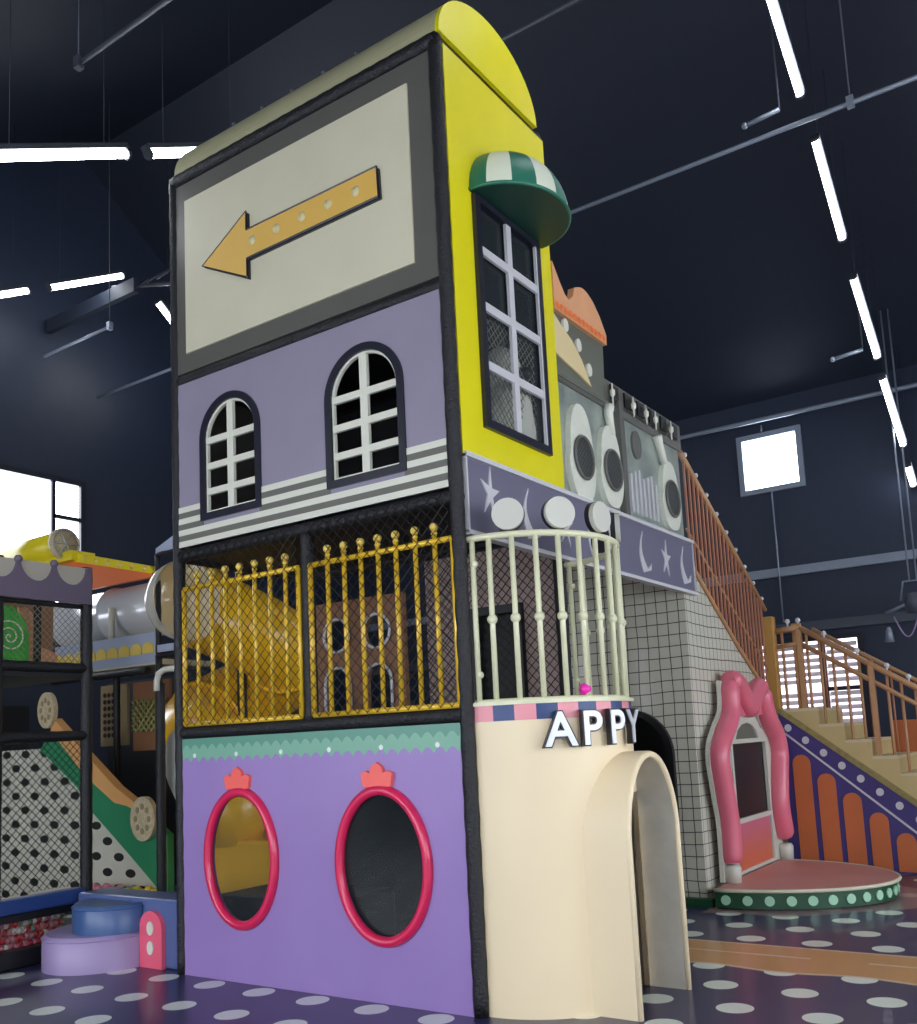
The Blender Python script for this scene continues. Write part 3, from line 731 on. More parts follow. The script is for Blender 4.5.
# ------------------------------------------------------------------ staircase
ST = thing('staircase', 'pale stepped staircase with a blue-violet side board of orange bars', 'staircase', (1., 6.4, 0))
sb = build('side_board', MB().prism([[(.02, 0), (2.05, 0), (2.05, .05), (.04, 1.625)]], XZ(5.84), -.02, .03), 'stringer', ST)
build('white_line', MB().prism([[(.045, 1.462), (.045, 1.437), (1.70, .01), (1.73, .01)]], XZ(5.82), -.006, 0), 'moon', sb)
build('top_edge', MB().prism([[(.04, 1.625), (.04, 1.69), (2.1, .08), (2.05, .05)]], XZ(5.84), -.03, .04), 'grassy', sb)
for i in range(9):
    x = .129+i*.168; z = 1.463-.1345*i
    build('white_dot', MB().prism([ell(x, z-.0, .036, .039, 20)], XZ(5.82), -.008, 0), 'moon', sb)
for i in range(6):
    x0 = .145+.233*i; x1 = x0+.178
    zt = 1.16-.197*i*1.0+.0
    build('orange_bar', MB().prism([archp(x0, x1, .02, zt+.02, 10)], XZ(5.82), -.01, 0), 'orange', sb)
for i in range(9):
    x0 = .19+i*.245; zt = 1.66-.172*i
    sp = build('step', MB().box(x0 if i else -.6, x0+.245, 5.86, 6.95, max(zt-.42, 0), zt-.03, ), 'stepw', ST)
    build('tread', MB().box(x0+.001 if i else -.6, x0+.244, 5.861, 6.949, zt-.03, zt), 'treadw', ST)
build('landing_wall', MB().box(-.62, .18, 5.88, 6.9, 0, 1.25), 'stepw', ST)

# lower stair railing (two handrails, posts with ball finials, bars)
SR = thing('stair_railing', 'tan timber handrail with bars descending to the right over the staircase', 'railing', (.9, 5.95, 1.))
def zr(x): return 2.52-.665*(x-.30)
def zt_(x): return 1.60-.72*(x-.02)
build('handrail', MB().tube([(.30, 5.93, zr(.3)), (2.0, 5.93, zr(2.0))], .03, 8), 'tan', SR)
build('handrail', MB().tube([(.30, 5.93, zr(.3)-.17), (2.0, 5.93, zr(2.0)-.17)], .024, 8), 'tan', SR)
build('handrail', MB().tube([(.05, 5.93, 2.50), (.31, 5.93, 2.52)], .03, 8), 'tan', SR)
build('handrail', MB().tube([(.05, 5.93, 2.33), (.31, 5.93, 2.35)], .024, 8), 'tan', SR)
for x in (.30, .98, 1.66):
    p = build('post', MB().box(x-.024, x+.024, 5.905, 5.955, zt_(x)-.02, zr(x)+.04), 'tan', SR)
for x in (.19, .30, .55, .86, 1.13, 1.32, 1.62): build('finial_ball', MB().sphere((x, 5.93, (zr(x) if x > .25 else 2.52)+.075), .028, 10, 6).tube([(x, 5.93, zr(max(x, .3))), (x, 5.93, zr(max(x, .3))+.06)], .01, 6), 'moon', SR)
for i in range(15):
    x = .12+i*.125
    if min(abs(x-q_) for q_ in (.30, .98, 1.66)) > .05:
        build('bar', MB().tube([(x, 5.93, zt_(x)-.0), (x, 5.93, (zr(x) if x > .3 else 2.5)-.02)], .016, 6), 'tan', SR)
FR = thing('stair_railing', 'far handrail on the back side of the lower staircase', 'railing', (.9, 6.9, 1.))
build('handrail', MB().tube([(.2, 6.9, 2.58), (2., 6.9, 1.42)], .024, 8), 'tan', FR)
for i in range(8):
    x = .3+i*.23; build('bar', MB().tube([(x, 6.9, max(1.69-.70*(x-.17), .1)), (x, 6.9, 2.58-.644*(x-.2))], .012, 6), 'copper', FR)
# upper stair railing, dense bars on x = 0
UR = thing('stair_railing', 'tall railing of dense coppery bars climbing steeply towards the castle front', 'railing', (-.03, 4.8, 2.))
def zu(y): return 4.02-(y-3.68)*(4.02-2.80)/(5.80-3.68)
def zl(y):
    P = [(3.70, 2.99), (4.302, 2.65), (4.92, 2.285), (5.47, 1.99), (5.84, 1.62)]
    for (a, b) in zip(P, P[1:]):
        if a[0] <= y <= b[0]: return a[1]+(b[1]-a[1])*(y-a[0])/(b[0]-a[0])
    return P[0][1] if y < 3.7 else 1.62
build('handrail', MB().tube([(-.03, 3.70, zu(3.70)), (-.03, 5.90, zu(5.90))], .028, 8), 'tan', UR)
for i in range(20):
    y = 3.77+i*.105
    build('bar', MB().box(-.036, -.022, y-.016, y+.016, zl(y), zu(y)), 'copper', UR)
for i in range(9):
    y = 3.82+i*.25
    build('finial_ball', MB().sphere((-.03, y, zu(y)+.07), .024, 10, 6).tube([(-.03, y, zu(y)), (-.03, y, zu(y)+.05)], .008, 6), 'moon', UR)
build('newel_post', MB().box(-.06, .06, 5.83, 5.95, 1.6, 2.66, .008), 'post', UR)
fr2 = MB(); fr2.tube([(-.03, 3.72, 3.3), (-.03, 5.85, 2.08)], .012, 6); build('lower_rail', fr2, 'tan', UR)
for p in ((.02, 6.9), ):
    build('newel_post', MB().box(p[0]-.04, p[0]+.04, p[1]-.04, p[1]+.04, 1.6, 2.66), 'post', UR)
ob_ = thing('orange_barrier', 'plain orange upright panel behind the stair railing at the right edge', 'panel', (1.15, 7.2, 0))
build('board', MB().box(.9, 1.7, 7.2, 7.26, .15, 1.49, .01), 'orange', ob_)
build('foot', MB().box(.95, 1.05, 7.1, 7.36, 0, .15), 'dark', ob_); build('foot', MB().box(1.55, 1.65, 7.1, 7.36, 0, .15), 'dark', ob_)

# ------------------------------------------------------------------ stage and pink doorway
SG = thing('round_stage', 'low half-round stage with pink top and green skirt of mint dots', 'stage', (.1, 4.3, 0))
SC = (.06, 4.42); RX, RY = 1.24, .95
def sgp(k, n=40, s=1.): return [(SC[0]+RX*s*sin(PI*i/n), SC[1]-RY*s*cos(PI*i/n)) for i in range(n+1)]
HP = lambda z: (lambda u, v, w: (u, v, z+w))
build('skirt', MB().prism([sgp(0)], HP(0), .012, .14), 'stagegreen', SG)
build('stage_top', MB().prism([sgp(0, 40, 1.015)], HP(.14), 0, .025), 'pinktop', SG)
build('rim', MB().tube([(x, y, .156) for x, y in sgp(0, 40, 1.015)], .016, 8), 'cream', SG)
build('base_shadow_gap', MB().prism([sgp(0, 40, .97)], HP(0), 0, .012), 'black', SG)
for i in range(22):
    t = PI*(i+.5)/22; nx = sin(t)/RX; ny = -cos(t)/RY; L = math.hypot(nx, ny); nx /= L; ny /= L
    px, py = SC[0]+RX*sin(t), SC[1]-RY*cos(t); tx, ty = -ny, nx
    c0 = Vector((px, py, .076)); mbx = MB()
    P = [c0+Vector((tx, ty, 0))*0.040*cos(2*PI*k/16)+Vector((0, 0, 1))*.040*sin(2*PI*k/16)+Vector((nx, ny, 0))*.01 for k in range(16)]
    Q_ = [p-Vector((nx, ny, 0))*.02 for p in P]
    mbx.add(P+Q_, [tuple(range(16))]+[(k, (k+1) % 16, 16+(k+1) % 16, 16+k) for k in range(16)])
    build('mint_dot', mbx, 'mint', SG)
PD = thing('pink_doorway', 'padded rose-pink curvy door surround standing on the half-round stage', 'door surround', (.08, 4.5, .165))
def smooth(pts, k=6):
    out = []; P = [pts[0]]+list(pts)+[pts[-1]]
    for i in range(1, len(P)-2):
        for j in range(k):
            t = j/k; r_ = []
            for d in range(2):
                a, b, c_, e = (P[i-1][d], P[i][d], P[i+1][d], P[i+2][d])
                r_.append(.5*((2*b)+(-a+c_)*t+(2*a-5*b+4*c_-e)*t*t+(-a+3*b-3*c_+e)*t**3))
            out.append(tuple(r_))
    out.append(tuple(pts[-1])); return out
def limb(pts, r, nm='padded_roll'):
    s_ = smooth(pts); n = len(s_); rs = [max(.03, r*min(1, .55+i*.25, .75+(n-1-i)*.2)) for i in range(n)]
    build(nm, MB().tube([(.10, y, z) for y, z in s_], rs, 14), 'pink', PD)
LL = [(4.14, 1.92), (4.10, 1.62), (3.86, 1.42), (3.72, 1.26), (3.78, .95), (3.85, .66), (3.84, .33)]
RLm = [(5.08, 1.88), (5.20, 1.60), (5.42, 1.42), (5.50, 1.22), (5.42, .95), (5.38, .70), (5.46, .38)]
limb(LL, .093); limb(RLm, .1)
limb([(4.16, 1.92), (4.34, 1.90), (4.60, 1.70), (4.66, 1.70)], .1)
limb([(5.06, 1.89), (4.94, 1.84), (4.72, 1.70), (4.66, 1.68)], .1)
def backing(pts, w):
    s_ = smooth(pts); A = []; B = []
    for i, p in enumerate(s_):
        q0 = s_[max(i-1, 0)]; q1 = s_[min(i+1, len(s_)-1)]; dy, dz = q1[0]-q0[0], q1[1]-q0[1]; L = math.hypot(dy, dz) or 1
        A.append((p[0]-dz/L*w, p[1]+dy/L*w)); B.append((p[0]+dz/L*w, p[1]-dy/L*w))
    V = [(x_, y, z) for x_ in (.015, .05) for y, z in A+B]; n = len(A); F = []
    for i in range(n-1): F += [(i, i+1, n+i+1, n+i), (2*n+i, 3*n+i, 3*n+i+1, 2*n+i+1), (i, 2*n+i, 2*n+i+1, i+1), (n+i, n+i+1, 3*n+i+1, 3*n+i)]
    F += [(0, n, 3*n, 2*n), (n-1, 2*n-1+0, 4*n-1, 3*n-1)]
    build('backing_plate', MB().add(V, F), 'disc', PD)
backing(LL[:-1]+[(3.84, .17)], .1); backing(RLm[:-1]+[(5.46, .17)], .105)
build('pink_infill', MB().prism([[(4.18, 1.86), (4.64, 1.70), (5.05, 1.84), (5.14, 1.62), (4.95, 1.60), (4.3, 1.60), (4.10, 1.62)]], YZ(.04), 0, .06), 'pink', PD)
# frame: cream surround with arched top, dark opening, rose lower panel
outer = [(3.86, .17), (5.44, .17), (5.42, .5), (5.36, .9), (5.42, 1.3), (5.2, 1.5)]+[(4.70+.44*cos(PI*i/14), 1.42+.22*sin(PI*i/14)) for i in range(1, 14)]+[(4.0, 1.45), (3.78, 1.3), (3.84, .9), (3.84, .5)]
build('white_surround', MB().prism([outer, rect(4.18, 5.26, .2, 1.35), [(4.36, 1.385), (5.06, 1.385), (4.98, 1.47), (4.85, 1.52), (4.71, 1.535), (4.57, 1.52), (4.44, 1.47)]], YZ(.012), 0, .035), 'disc', PD)
build('dark_pane', MB().prism([rect(4.2, 5.22, .66, 1.35)], YZ(.012), 0, .012), 'black', PD)
build('arched_pane', MB().prism([[(4.36, 1.385), (5.06, 1.385), (4.98, 1.47), (4.85, 1.52), (4.71, 1.535), (4.57, 1.52), (4.44, 1.47)]], YZ(.012), 0, .01), 'crowng', PD)
build('pane_frame', MB().prism([rect(4.18, 5.26, .62, 1.38), rect(4.225, 5.215, .665, 1.345)], YZ(.03), 0, .03), 'disc', PD)
build('lower_panel', MB().prism([rect(4.2, 5.24, .17, .62)], YZ(.012), 0, .02), 'doorlow', PD)
for y in (3.84, 5.46):
    build('white_cuff', MB().lathe((.10, y, .165), [(0, 0), (.07, 0), (.075, .12), (.06, .15), (0, .15)], 16), 'disc', PD)

# ------------------------------------------------------------------ turret, arch, balcony
CC = (.0, .66); RR = .62
TU = thing('entrance_turret', 'ivory half-round turret with an arched doorway below the balcony', 'turret', (.3, .66, 0))
wall = MB(); n = 48
V = []; F = []
for i in range(n+1):
    t = PI*i/n
    for r in (RR, RR-.03):
        for z in (0, 1.15, 1.595): V.append((CC[0]+r*sin(t), CC[1]-r*cos(t), z))
for i in range(n):
    yc = CC[1]-RR*cos(PI*(i+.5)/n); a = i*6; b = a+6
    for k in ((1,) if .37 < yc < .95 else (0, 1)): F += [(a+k, b+k, b+k+1, a+k+1), (a+3+k, a+4+k, b+4+k, b+3+k)]
wall.add(V, F, True)
tw = build('curved_wall', wall, 'ivory', TU)
def arc_band(r0, r1, z0, z1, a0, a1, n=24):
    V = []; F = []
    for i in range(n+1):
        t = a0+(a1-a0)*i/n
        for r in (r0, r1):
            for z in (z0, z1): V.append((CC[0]+r*sin(t), CC[1]-r*cos(t), z))
    for i in range(n): a = i*4; b = a+4; F += [(a, b, b+1, a+1), (a+2, a+3, b+3, b+2), (a+1, b+1, b+3, a+3), (a, a+2, b+2, b)]
    F += [(0, 1, 3, 2), (n*4, n*4+2, n*4+3, n*4+1)]
    return MB().add(V, F, False)
NB = 16
for i in range(NB):
    build('check_band', arc_band(RR+.004, RR-.03, 1.595, 1.682, PI*i/NB, PI*(i+1)/NB, 4), 'checkp' if i % 2 == 0 else 'checkb', tw)
# balcony floor slab
fl = [(CC[0]+(RR+.02)*sin(PI*i/40), CC[1]-(RR+.02)*cos(PI*i/40)) for i in range(41)]
build('balcony_floor', MB().prism([fl], HP(1.682), 0, .02), 'crail', TU)
# arch tunnel: opening faces +x at x=.79
def arch_outline(y0, y1, zt, n=28):
    r = (y1-y0)/2; cy = (y0+y1)/2
    return [(y0, 0)]+[(cy-r*cos(PI*i/n), zt-.46+.46*sin(PI*i/n)) for i in range(n+1)]+[(y1, 0)]
ao_, ai_ = arch_outline(.30, 1.02, 1.39), arch_outline(.335, .985, 1.35)
AT = MB(); na = len(ao_)
x1 = .765
def xin(y, z): return max(.0, math.sqrt(max(0, RR**2-(y-CC[1])**2))-.01)
V = []; F = []
for j in range(na):
    (y, z), (yi, zi) = ao_[j], ai_[j]
    V += [(xin(y, z), y, z), (x1, y, z), (x1, yi, zi), (.30, yi, zi)]
for j in range(na-1):
    a = j*4; b = a+4
    F += [(a, a+1, b+1, b)]
AT.m = 0; AT.add(V, F, True)
F = []
for j in range(na-1): a = j*4; b = a+4; F += [(a+1, a+2, b+2, b+1)]
AT.add(V, F, False)
ar = build('archway_shell', AT, 'ivory', TU)
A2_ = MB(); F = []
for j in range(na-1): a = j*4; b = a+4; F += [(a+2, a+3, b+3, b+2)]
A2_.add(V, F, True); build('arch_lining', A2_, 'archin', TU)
# rim roll on the front edge of the arch
build('arch_rim', MB().tube([(x1, (y+yi)/2, (z+zi)/2) for (y, z), (yi, zi) in zip(ao_, ai_)], .02, 8), 'ivory', TU)
build('inner_dark_panel', MB().box(-.3, -.27, .2, 1.2, .0, 1.55), 'dark', TU)  # plain dark panel closing the turret behind the arch
# letters standing off the band
def letter(ch, ang, z, size=.186, R_=.66):
    t = ang
    base = Vector((CC[0]+R_*sin(t), CC[1]-R_*cos(t), z)); nrm = Vector((sin(t), -cos(t), 0)); tan = Vector((cos(t), sin(t), 0))
    rot = Matrix((tan, Vector((0, 0, 1)), nrm)).transposed()
    def glyph(ext, off, dz, nm, mt, parent):
        cu = bpy.data.curves.new('letter', 'FONT'); cu.body = ch; cu.size = size*1.42; cu.extrude = ext; cu.offset = off; cu.align_x = 'CENTER'
        o = bpy.data.objects.new('tmp', cu); COL.objects.link(o)
        dg = bpy.context.evaluated_depsgraph_get(); me = bpy.data.meshes.new_from_object(o.evaluated_get(dg)); bpy.data.objects.remove(o)
        off_ = OFF[parent.name]
        for v in me.vertices: v.co = base+rot@(Vector((v.co.x, v.co.y, v.co.z+dz)))-off_
        me.materials.clear(); me.materials.append(M[mt]); me.update()
        q_ = bpy.data.objects.new(nm, me); COL.objects.link(q_); q_.parent = parent; OFF[q_.name] = off_; return q_
    a = glyph(.016, .012, .0, 'letter_body', 'ledge', TU)
    b = glyph(.003, .004, .02, 'letter_face', 'letter', a); return a
for ch, deg in (('A', 44.5), ('P', 60.5), ('P', 76.5), ('Y', 91.5)): letter(ch, math.radians(deg), 1.445)
# balcony railing
BR = thing('balcony_railing', 'ivory curved balcony railing with round discs above the turret', 'railing', (.3, .66, 1.675))
RB = .60
def bp_(t, z, R_=RB): return (CC[0]+R_*sin(t), CC[1]-R_*cos(t), z)
build('top_rail', MB().tube([bp_(PI*i/40, 2.65) for i in range(41)], .02, 10), 'crail', BR)
build('bottom_rail', MB().tube([bp_(PI*i/40, 1.70) for i in range(41)], .02, 10), 'crail', BR)
for i in range(15):
    t = PI*i/14; x, y, _ = bp_(t, 0)
    if i in (0, 14): x += .03
    b = MB().tube([(x, y, 1.69), (x, y, 2.65)], .0165, 10)
    bo = build('baluster', b, 'crail', BR)
    if i not in (0, 14): build('knob', MB().sphere((x, y, 2.17), .03, 12, 8), 'crail', bo)
    else:
        for zk in (2.5, 1.86): build('knob', MB().sphere((x+.012, y, zk), .022), 'crail', bo)
for t in (.43, .92, 1.42, 2.0, 2.55):
    c0 = Vector(bp_(t, 2.765, RB+.0)); nr = Vector((sin(t), -cos(t), 0)); tn = Vector((cos(t), sin(t), 0))
    P = [c0+(tn*cos(2*PI*k/32)+Vector((0, 0, 1))*sin(2*PI*k/32))*.092 for k in range(32)]
    mb = MB(); mb.add([p+nr*.03 for p in P]+[p+nr*.0 for p in P], [tuple(range(32)), tuple(range(63, 31, -1))]+[(k, 32+k, 32+(k+1) % 32, (k+1) % 32) for k in range(32)])
    d = build('disc', mb, 'disc', BR)
    mb = MB(); mb.add([p+nr*-.0-(p-c0)*-.03 for p in P]+[p-nr*.03-(p-c0)*-.03 for p in P], [tuple(range(32)), tuple(range(63, 31, -1))]+[(k, 32+k, 32+(k+1) % 32, (k+1) % 32) for k in range(32)])
    build('disc_edge', mb, 'navyframe', d)
tag(build('play_ball', MB().sphere((.525, .40, 1.753), .036, 16, 10), 'hotpink'), 'bright pink play ball lying on the curved balcony floor', 'ball')

# ------------------------------------------------------------------ left climbing frame
LX = -3.85
CF = thing('climbing_frame', 'dark netted climbing frame with scalloped top board at the left edge', 'climbing frame', (LX-.3, -.2, 0))
def fpost(x, y, z0, z1, parent, r=.04):
    N = int((z1-z0)/.1)+2; mb = MB(); mb.tube([(x, y, z0+(z1-z0)*i/N) for i in range(N+1)], [r+.003*(i % 2) for i in range(N+1)], 10); return build('post', mb, 'foam', parent)
def fbeam(a, b, parent, r=.035, m='foam', nm='beam'):
    a = Vector(a); b = Vector(b); N = int((b-a).length/.1)+2; mb = MB(); mb.tube([a.lerp(b, i/N) for i in range(N+1)], [r+.003*(i % 2) for i in range(N+1)], 10); return build(nm, mb, m, parent)
fpost(LX, .2, 0.0, 3.05, CF, .045)
fpost(LX, -.56, 0.0, 3.05, CF, .045)
fpost(LX, -1.3, 0.0, 3.05, CF, .045)
fpost(-5.2, -.56, 0., 3.0, CF); fpost(-5.2, .2, 0., 3.0, CF)
for z in (1.68, 2.22): fbeam((LX, -1.3, z), (LX, .2, z), CF, .04)
fbeam((LX, -1.3, 2.72), (LX, .2, 2.72), CF, .02)
build('middle_post', MB().tube([(LX-.1, -.17, 2.22), (LX-.1, -.17, 2.73)], .03, 8), 'foam', CF)
fbeam((LX, .2, 1.68), (-5.2, .2, 1.68), CF); fbeam((LX, .2, 2.22), (-5.2, .2, 2.22), CF)
build('mid_deck', MB().box(-5.2, LX, -1.3, .2, 2.14, 2.19), 'dark', CF)
# scalloped top board: cream half discs between plum pinnacles
top = [(-1.3, 2.735), (.2, 2.735), (.2, 3.04), (.175, 3.04)]
for k in range(5):
    c_ = .02-.30*k
    top += [(c_+.135*cos(PI*i/14), 3.03-.15*sin(PI*i/14)) for i in range(15)]
    top += [(c_-.15, 3.03)]
top += [(-1.3, 3.03)]
tbp = build('scalloped_board', MB().prism([top], YZ(LX+.045), 0, .03), 'gable', CF)
for k in range(5):
    c_ = .02-.30*k
    build('cream_half_disc', MB().prism([[(c_-.142*cos(PI*i/16), 3.035-.157*sin(PI*i/16)) for i in range(17)]], YZ(LX+.03), 0, .02), 'scal', tbp)
    build('pinnacle_ball', MB().sphere((LX+.06, c_-.15, 3.035), .032, 12, 8), 'gable', tbp)
build('back_board', MB().prism([rect(-1.3, .72, 2.24, 3.25)], YZ(-5.15), 0, .03), 'brown', CF)
build('dark_board', MB().prism([rect(-1.3, 2.6, 1.2, 2.2)], YZ(-8.6), 0, .03), 'black', CF)
# bright green spiral panel
gp = build('green_panel', MB().prism([[(-.6, 2.25), (-.16, 2.25), (-.16, 2.5), (-.2, 2.62), (-.3, 2.72), (-.6, 2.72)]], YZ(LX-.25), 0, .02), 'lime', CF)
sp_ = [(LX-.215, -.33+.0165*a*cos(a*1.0)/1.9, 2.47+.0165*a*sin(a*1.0)/1.9) for a in [k*.25 for k in range(60)]]
build('spiral_line', MB().tube(sp_, .006, 5), 'white', gp)
build('peach_panel', MB().prism([[(-.14, 2.25), (.12, 2.25), (.12, 2.36), (-.05, 2.42), (-.03, 2.6), (-.14, 2.72), (-.22, 2.72)]], YZ(LX-.3), 0, .02), 'peach', CF)
build('safety_net', net((LX, -.56, 2.25), (0, 1, 0), (0, 0, 1), .74, .47, .038), 'netp', CF)
build('safety_net', net((LX, -.56, .52), (0, 1, 0), (0, 0, 1), .74, 1.13, .045), 'net', CF)
build('safety_net', net((LX, -.56, .17), (0, 1, 0), (0, 0, 1), .74, .3, .045, .002), 'netp', CF)
# blue pad rail and black skirt
build('blue_pad', MB().bevbox(LX-.06, LX+.07, -1.3, .16, .39, .50, .02), 'navypad', CF)
build('black_pad', MB().bevbox(LX-.05, LX+.06, -1.3, .16, .0, .135, .015), 'black', CF)
build('black_pad', MB().bevbox(LX-.03, LX+.04, -1.3, .16, .33, .39, .01), 'black', CF)
# ball pit floor and back board
build('pit_floor', MB().box(-5.2, LX-.06, -1.3, .2, 0, .05), 'dark', CF)
build('pit_wall', MB().box(-5.2, -5.15, -1.3, .2, 0, .5), 'dark', CF)

# balls in pit under the frame: each one its own
cols = {'r': mat('red ball', '#c02838', .35), 'w': mat('white ball', '#d9d2c8', .35), 'p': mat('rose ball', '#c87888', .35), 'g': mat('grey green ball', '#7e8c76', .35), 'y': mat('yellow ball', '#e8c428', .35)}
names = {'r': 'red', 'w': 'white', 'p': 'rose pink', 'g': 'grey-green', 'y': 'yellow'}
proto = {}
def ball(x, y, z, k, where, grp, r=.027):
    key = (k, r)
    if key not in proto:
        o = build('pit_ball', MB().sphere((0, 0, 0), r, 10, 6), cols[k]); proto[key] = o; o.location = (x, y, z)
    else:
        o = proto[key].copy(); COL.objects.link(o); o.location = (x, y, z)
    tag(o, f'small {names[k]} plastic ball {where}', 'ball', f'{names[k]} {grp}')
for iy in range(19):
    for iz in range(5):
        for ix in range(2):
            y = -.60+iy*.0385+(iz % 2)*.018; z = .05+iz*.052; x = LX-.115-ix*.056-.014*iz
            if z > .27+.0: pass
            k = random.choices('rwpg', [3, 2.2, 4, 1.5])[0]
            ball(x, y, z, k, 'in the pit behind the low net at the left', 'balls in the left pit')

# ------------------------------------------------------------------ dotted slide wall behind
SL = thing('slide_wall', 'dotted off-white slide side with green band sloping down behind the net', 'slide', (-5.6, 1.5, 0))
d = [(-8., 0), (-4.45, 0), (-4.45, .16), (-5.06, .593), (-5.67, 1.009), (-5.86, 1.218), (-6.50, 1.621), (-8., 1.621)]
build('dotted_board', MB().prism([d], XZ(1.5), 0, .04), 'dotboard', SL)
gr = [(-6.52, 1.61), (-5.86, 1.208), (-5.67, 1.0), (-5.06, .583), (-4.45, .15), (-4.45, .75), (-4.74, .92), (-5.03, 1.03), (-5.68, 1.33), (-6.3, 1.82)]
build('green_band', MB().prism([gr], XZ(1.5), -.03, .045), 'slideg', SL)
orr = [(-6.3, 1.80), (-5.68, 1.31), (-5.22, 1.05), (-5.03, 1.02), (-4.86, .96), (-4.9, 1.05), (-5.2, 1.2), (-5.68, 1.53), (-6.25, 1.93)]
build('apricot_edge', MB().prism([orr], XZ(1.5), -.05, .05), 'slideo', SL)
for (cx, cz, rx, rz) in ((-6.33, 2.02, .15, .19), (-4.74, .90, .18, .21)):
    t_ = build('woven_disc', MB().prism([ell(cx, cz, rx, rz, 28)], XZ(1.44), -.03, .02), 'cookie', SL)
    hh = MB()
    for a in range(8): hh.prism([ell(cx+rx*.55*cos(a*PI/4), cz+rz*.55*sin(a*PI/4), .025, .03, 8)], XZ(1.41), -.004, 0)
    build('disc_hole', hh, 'beigep', t_)
for i in range(26):
    k = random.choice('ppyyg') if i > 9 else 'p'
    ball(-5.45+i*.036+random.uniform(-.006, .006), 1.34+.05*(i % 2), .16+.02*(i % 3), k if i < 12 else random.choice('yyyg'), 'at the foot of the dotted slide', 'balls at the slide foot', .045)
build('pit_curb', MB().box(-5.7, -4.4, 1.22, 1.48, 0, .13), 'dark', SL)

# ------------------------------------------------------------------ base box, steps
BX = thing('entry_plinth', 'dusk-blue padded entry box beside the purple board, with a pink arch plate', 'play block', (-3.1, .3, 0))
build('box', MB().bevbox(-3.76, -2.53, .06, .34, 0, .475, .02), 'blued', BX)
build('side_pad', MB().bevbox(-2.60, -2.525, .055, .2, 0, .46, .01), 'navypad', BX)
pl = build('pink_plate', MB().prism([archp(-2.965, -2.72, .0, .395, 12)], XZ(.06), -.035, 0), 'pinkb', BX)
for z in (.275, .14): build('white_oval', MB().prism([ell(-2.84, z, .034, .048, 20)], XZ(.025), -.008, 0), 'white', pl)
def quarter(name, c0, r, h, m, label, z0=0, ry=None):
    n = 28; ry = ry or r
    P = [(c0[0]+r*cos(PI+PI*i/n), c0[1]+ry*sin(PI+PI*i/n)) for i in range(n+1)]
    t = thing(name, label, 'step', (c0[0], c0[1]-r/2, z0), 'padded half-round steps')
    Pi = [(c0[0]+(x-c0[0])*.94, c0[1]+(y-c0[1])*.94) for x, y in P]
    V = [(x, y, z0) for x, y in P]+[(x, y, z0+h-.025) for x, y in P]+[(x, y, z0+h) for x, y in Pi]
    N = n+1; F = [(i, i+1, N+i+1, N+i) for i in range(n)]+[(N+i, N+i+1, 2*N+i+1, 2*N+i) for i in range(n)]
    mb = MB().add(V, F, True); mb.add(V, [tuple(2*N+i for i in range(N)), (n, 0, N, 2*N, 2*N+n, N+n)[::-1]]); mb.add(V, [tuple(range(N))[::-1]])
    build('pad', mb, m, t)
    build('seam', MB().tube([(x, y, z0+h-.025) for x, y in P], .006, 6), m, t)
    return t
quarter('half_round_step', (-3.38, .05), .41, .245, 'lilac', 'low lilac half-round step on the dotted floor', 0, .46)
quarter('half_round_step', (-3.27, .05), .31, .20, 'bluev', 'steel-blue half-round step stacked on the lilac one', .245, .30)

# ------------------------------------------------------------------ bridge module between
BG = thing('tube_bridge', 'silver crawl tube bridge with yellow-scalloped shelf left of the tower', 'crawl tube', (-5.6, 2.0, 2.4))
build('tube', MB().lathe((0, 2.3, 3.10), [(.30, -7.2), (.315, -7.18), (.30, -7.16), (.30, -6.3), (.32, -6.28), (.30, -6.26), (.30, -5.2), (.28, -5.2), (.28, -7.2), (.30, -7.2)], 36, axis='x'), 'tubec', BG)
build('white_post', MB().tube([(-5.95, 1.95, 2.78), (-5.95, 1.95, 3.12)], .035, 10), 'white', BG)
shf = build('shelf_board', MB().prism([rect(-7., -5.2, 2.46, 2.78)], XZ(1.95), 0, .04), 'bluegrey', BG)
for i in range(9):
    cx = -6.92+i*.2
    build('yellow_scallop', MB().prism([[(cx-.09, 2.56)]+[(cx-.09*cos(PI*k/10), 2.60+.08*sin(PI*k/10)) for k in range(11)]+[(cx+.09, 2.56)]], XZ(1.95), -.015, 0), 'yscal', shf)
build('floor_board', MB().box(-7, -5.2, 1.96, 2.75, 2.44, 2.50), 'cream', BG)
fbeam((-7, 1.92, 2.38), (-5.3, 1.92, 2.38), BG, .04)
for x in (-6.0, -5.28): fpost(x, 2.05, 0, 2.4, BG, .035)
# dark panels beneath: beige with dark dots, netted basket
pb = build('dotted_panel', MB().prism([rect(-6.5, -6.02, 1.62, 2.30)], XZ(2.2), 0, .03), 'beigep', BG)
dd_ = MB()
for i in range(7):
    for j in range(4):
        dd_.prism([ell(-6.42+j*.075, 1.74+i*.075, .028, .026, 10)], XZ(2.2), -.006, 0)
build('dark_dot', dd_, 'black', pb)
bk_ = build('net_panel', MB().prism([rect(-5.92, -5.3, 1.55, 2.3)], XZ(2.2), 0, .03), 'brown', BG)
build('green_net', net((-5.9, 2.17, 1.75), (1, 0, 0), (0, 0, 1), .58, .36, .06, .008), mat('green net cord', '#8a9a58', .6), bk_)
build('dark_back', MB().box(-7.5, -5.2, 3.0, 3.05, 0, 2.42), 'dark', BG)
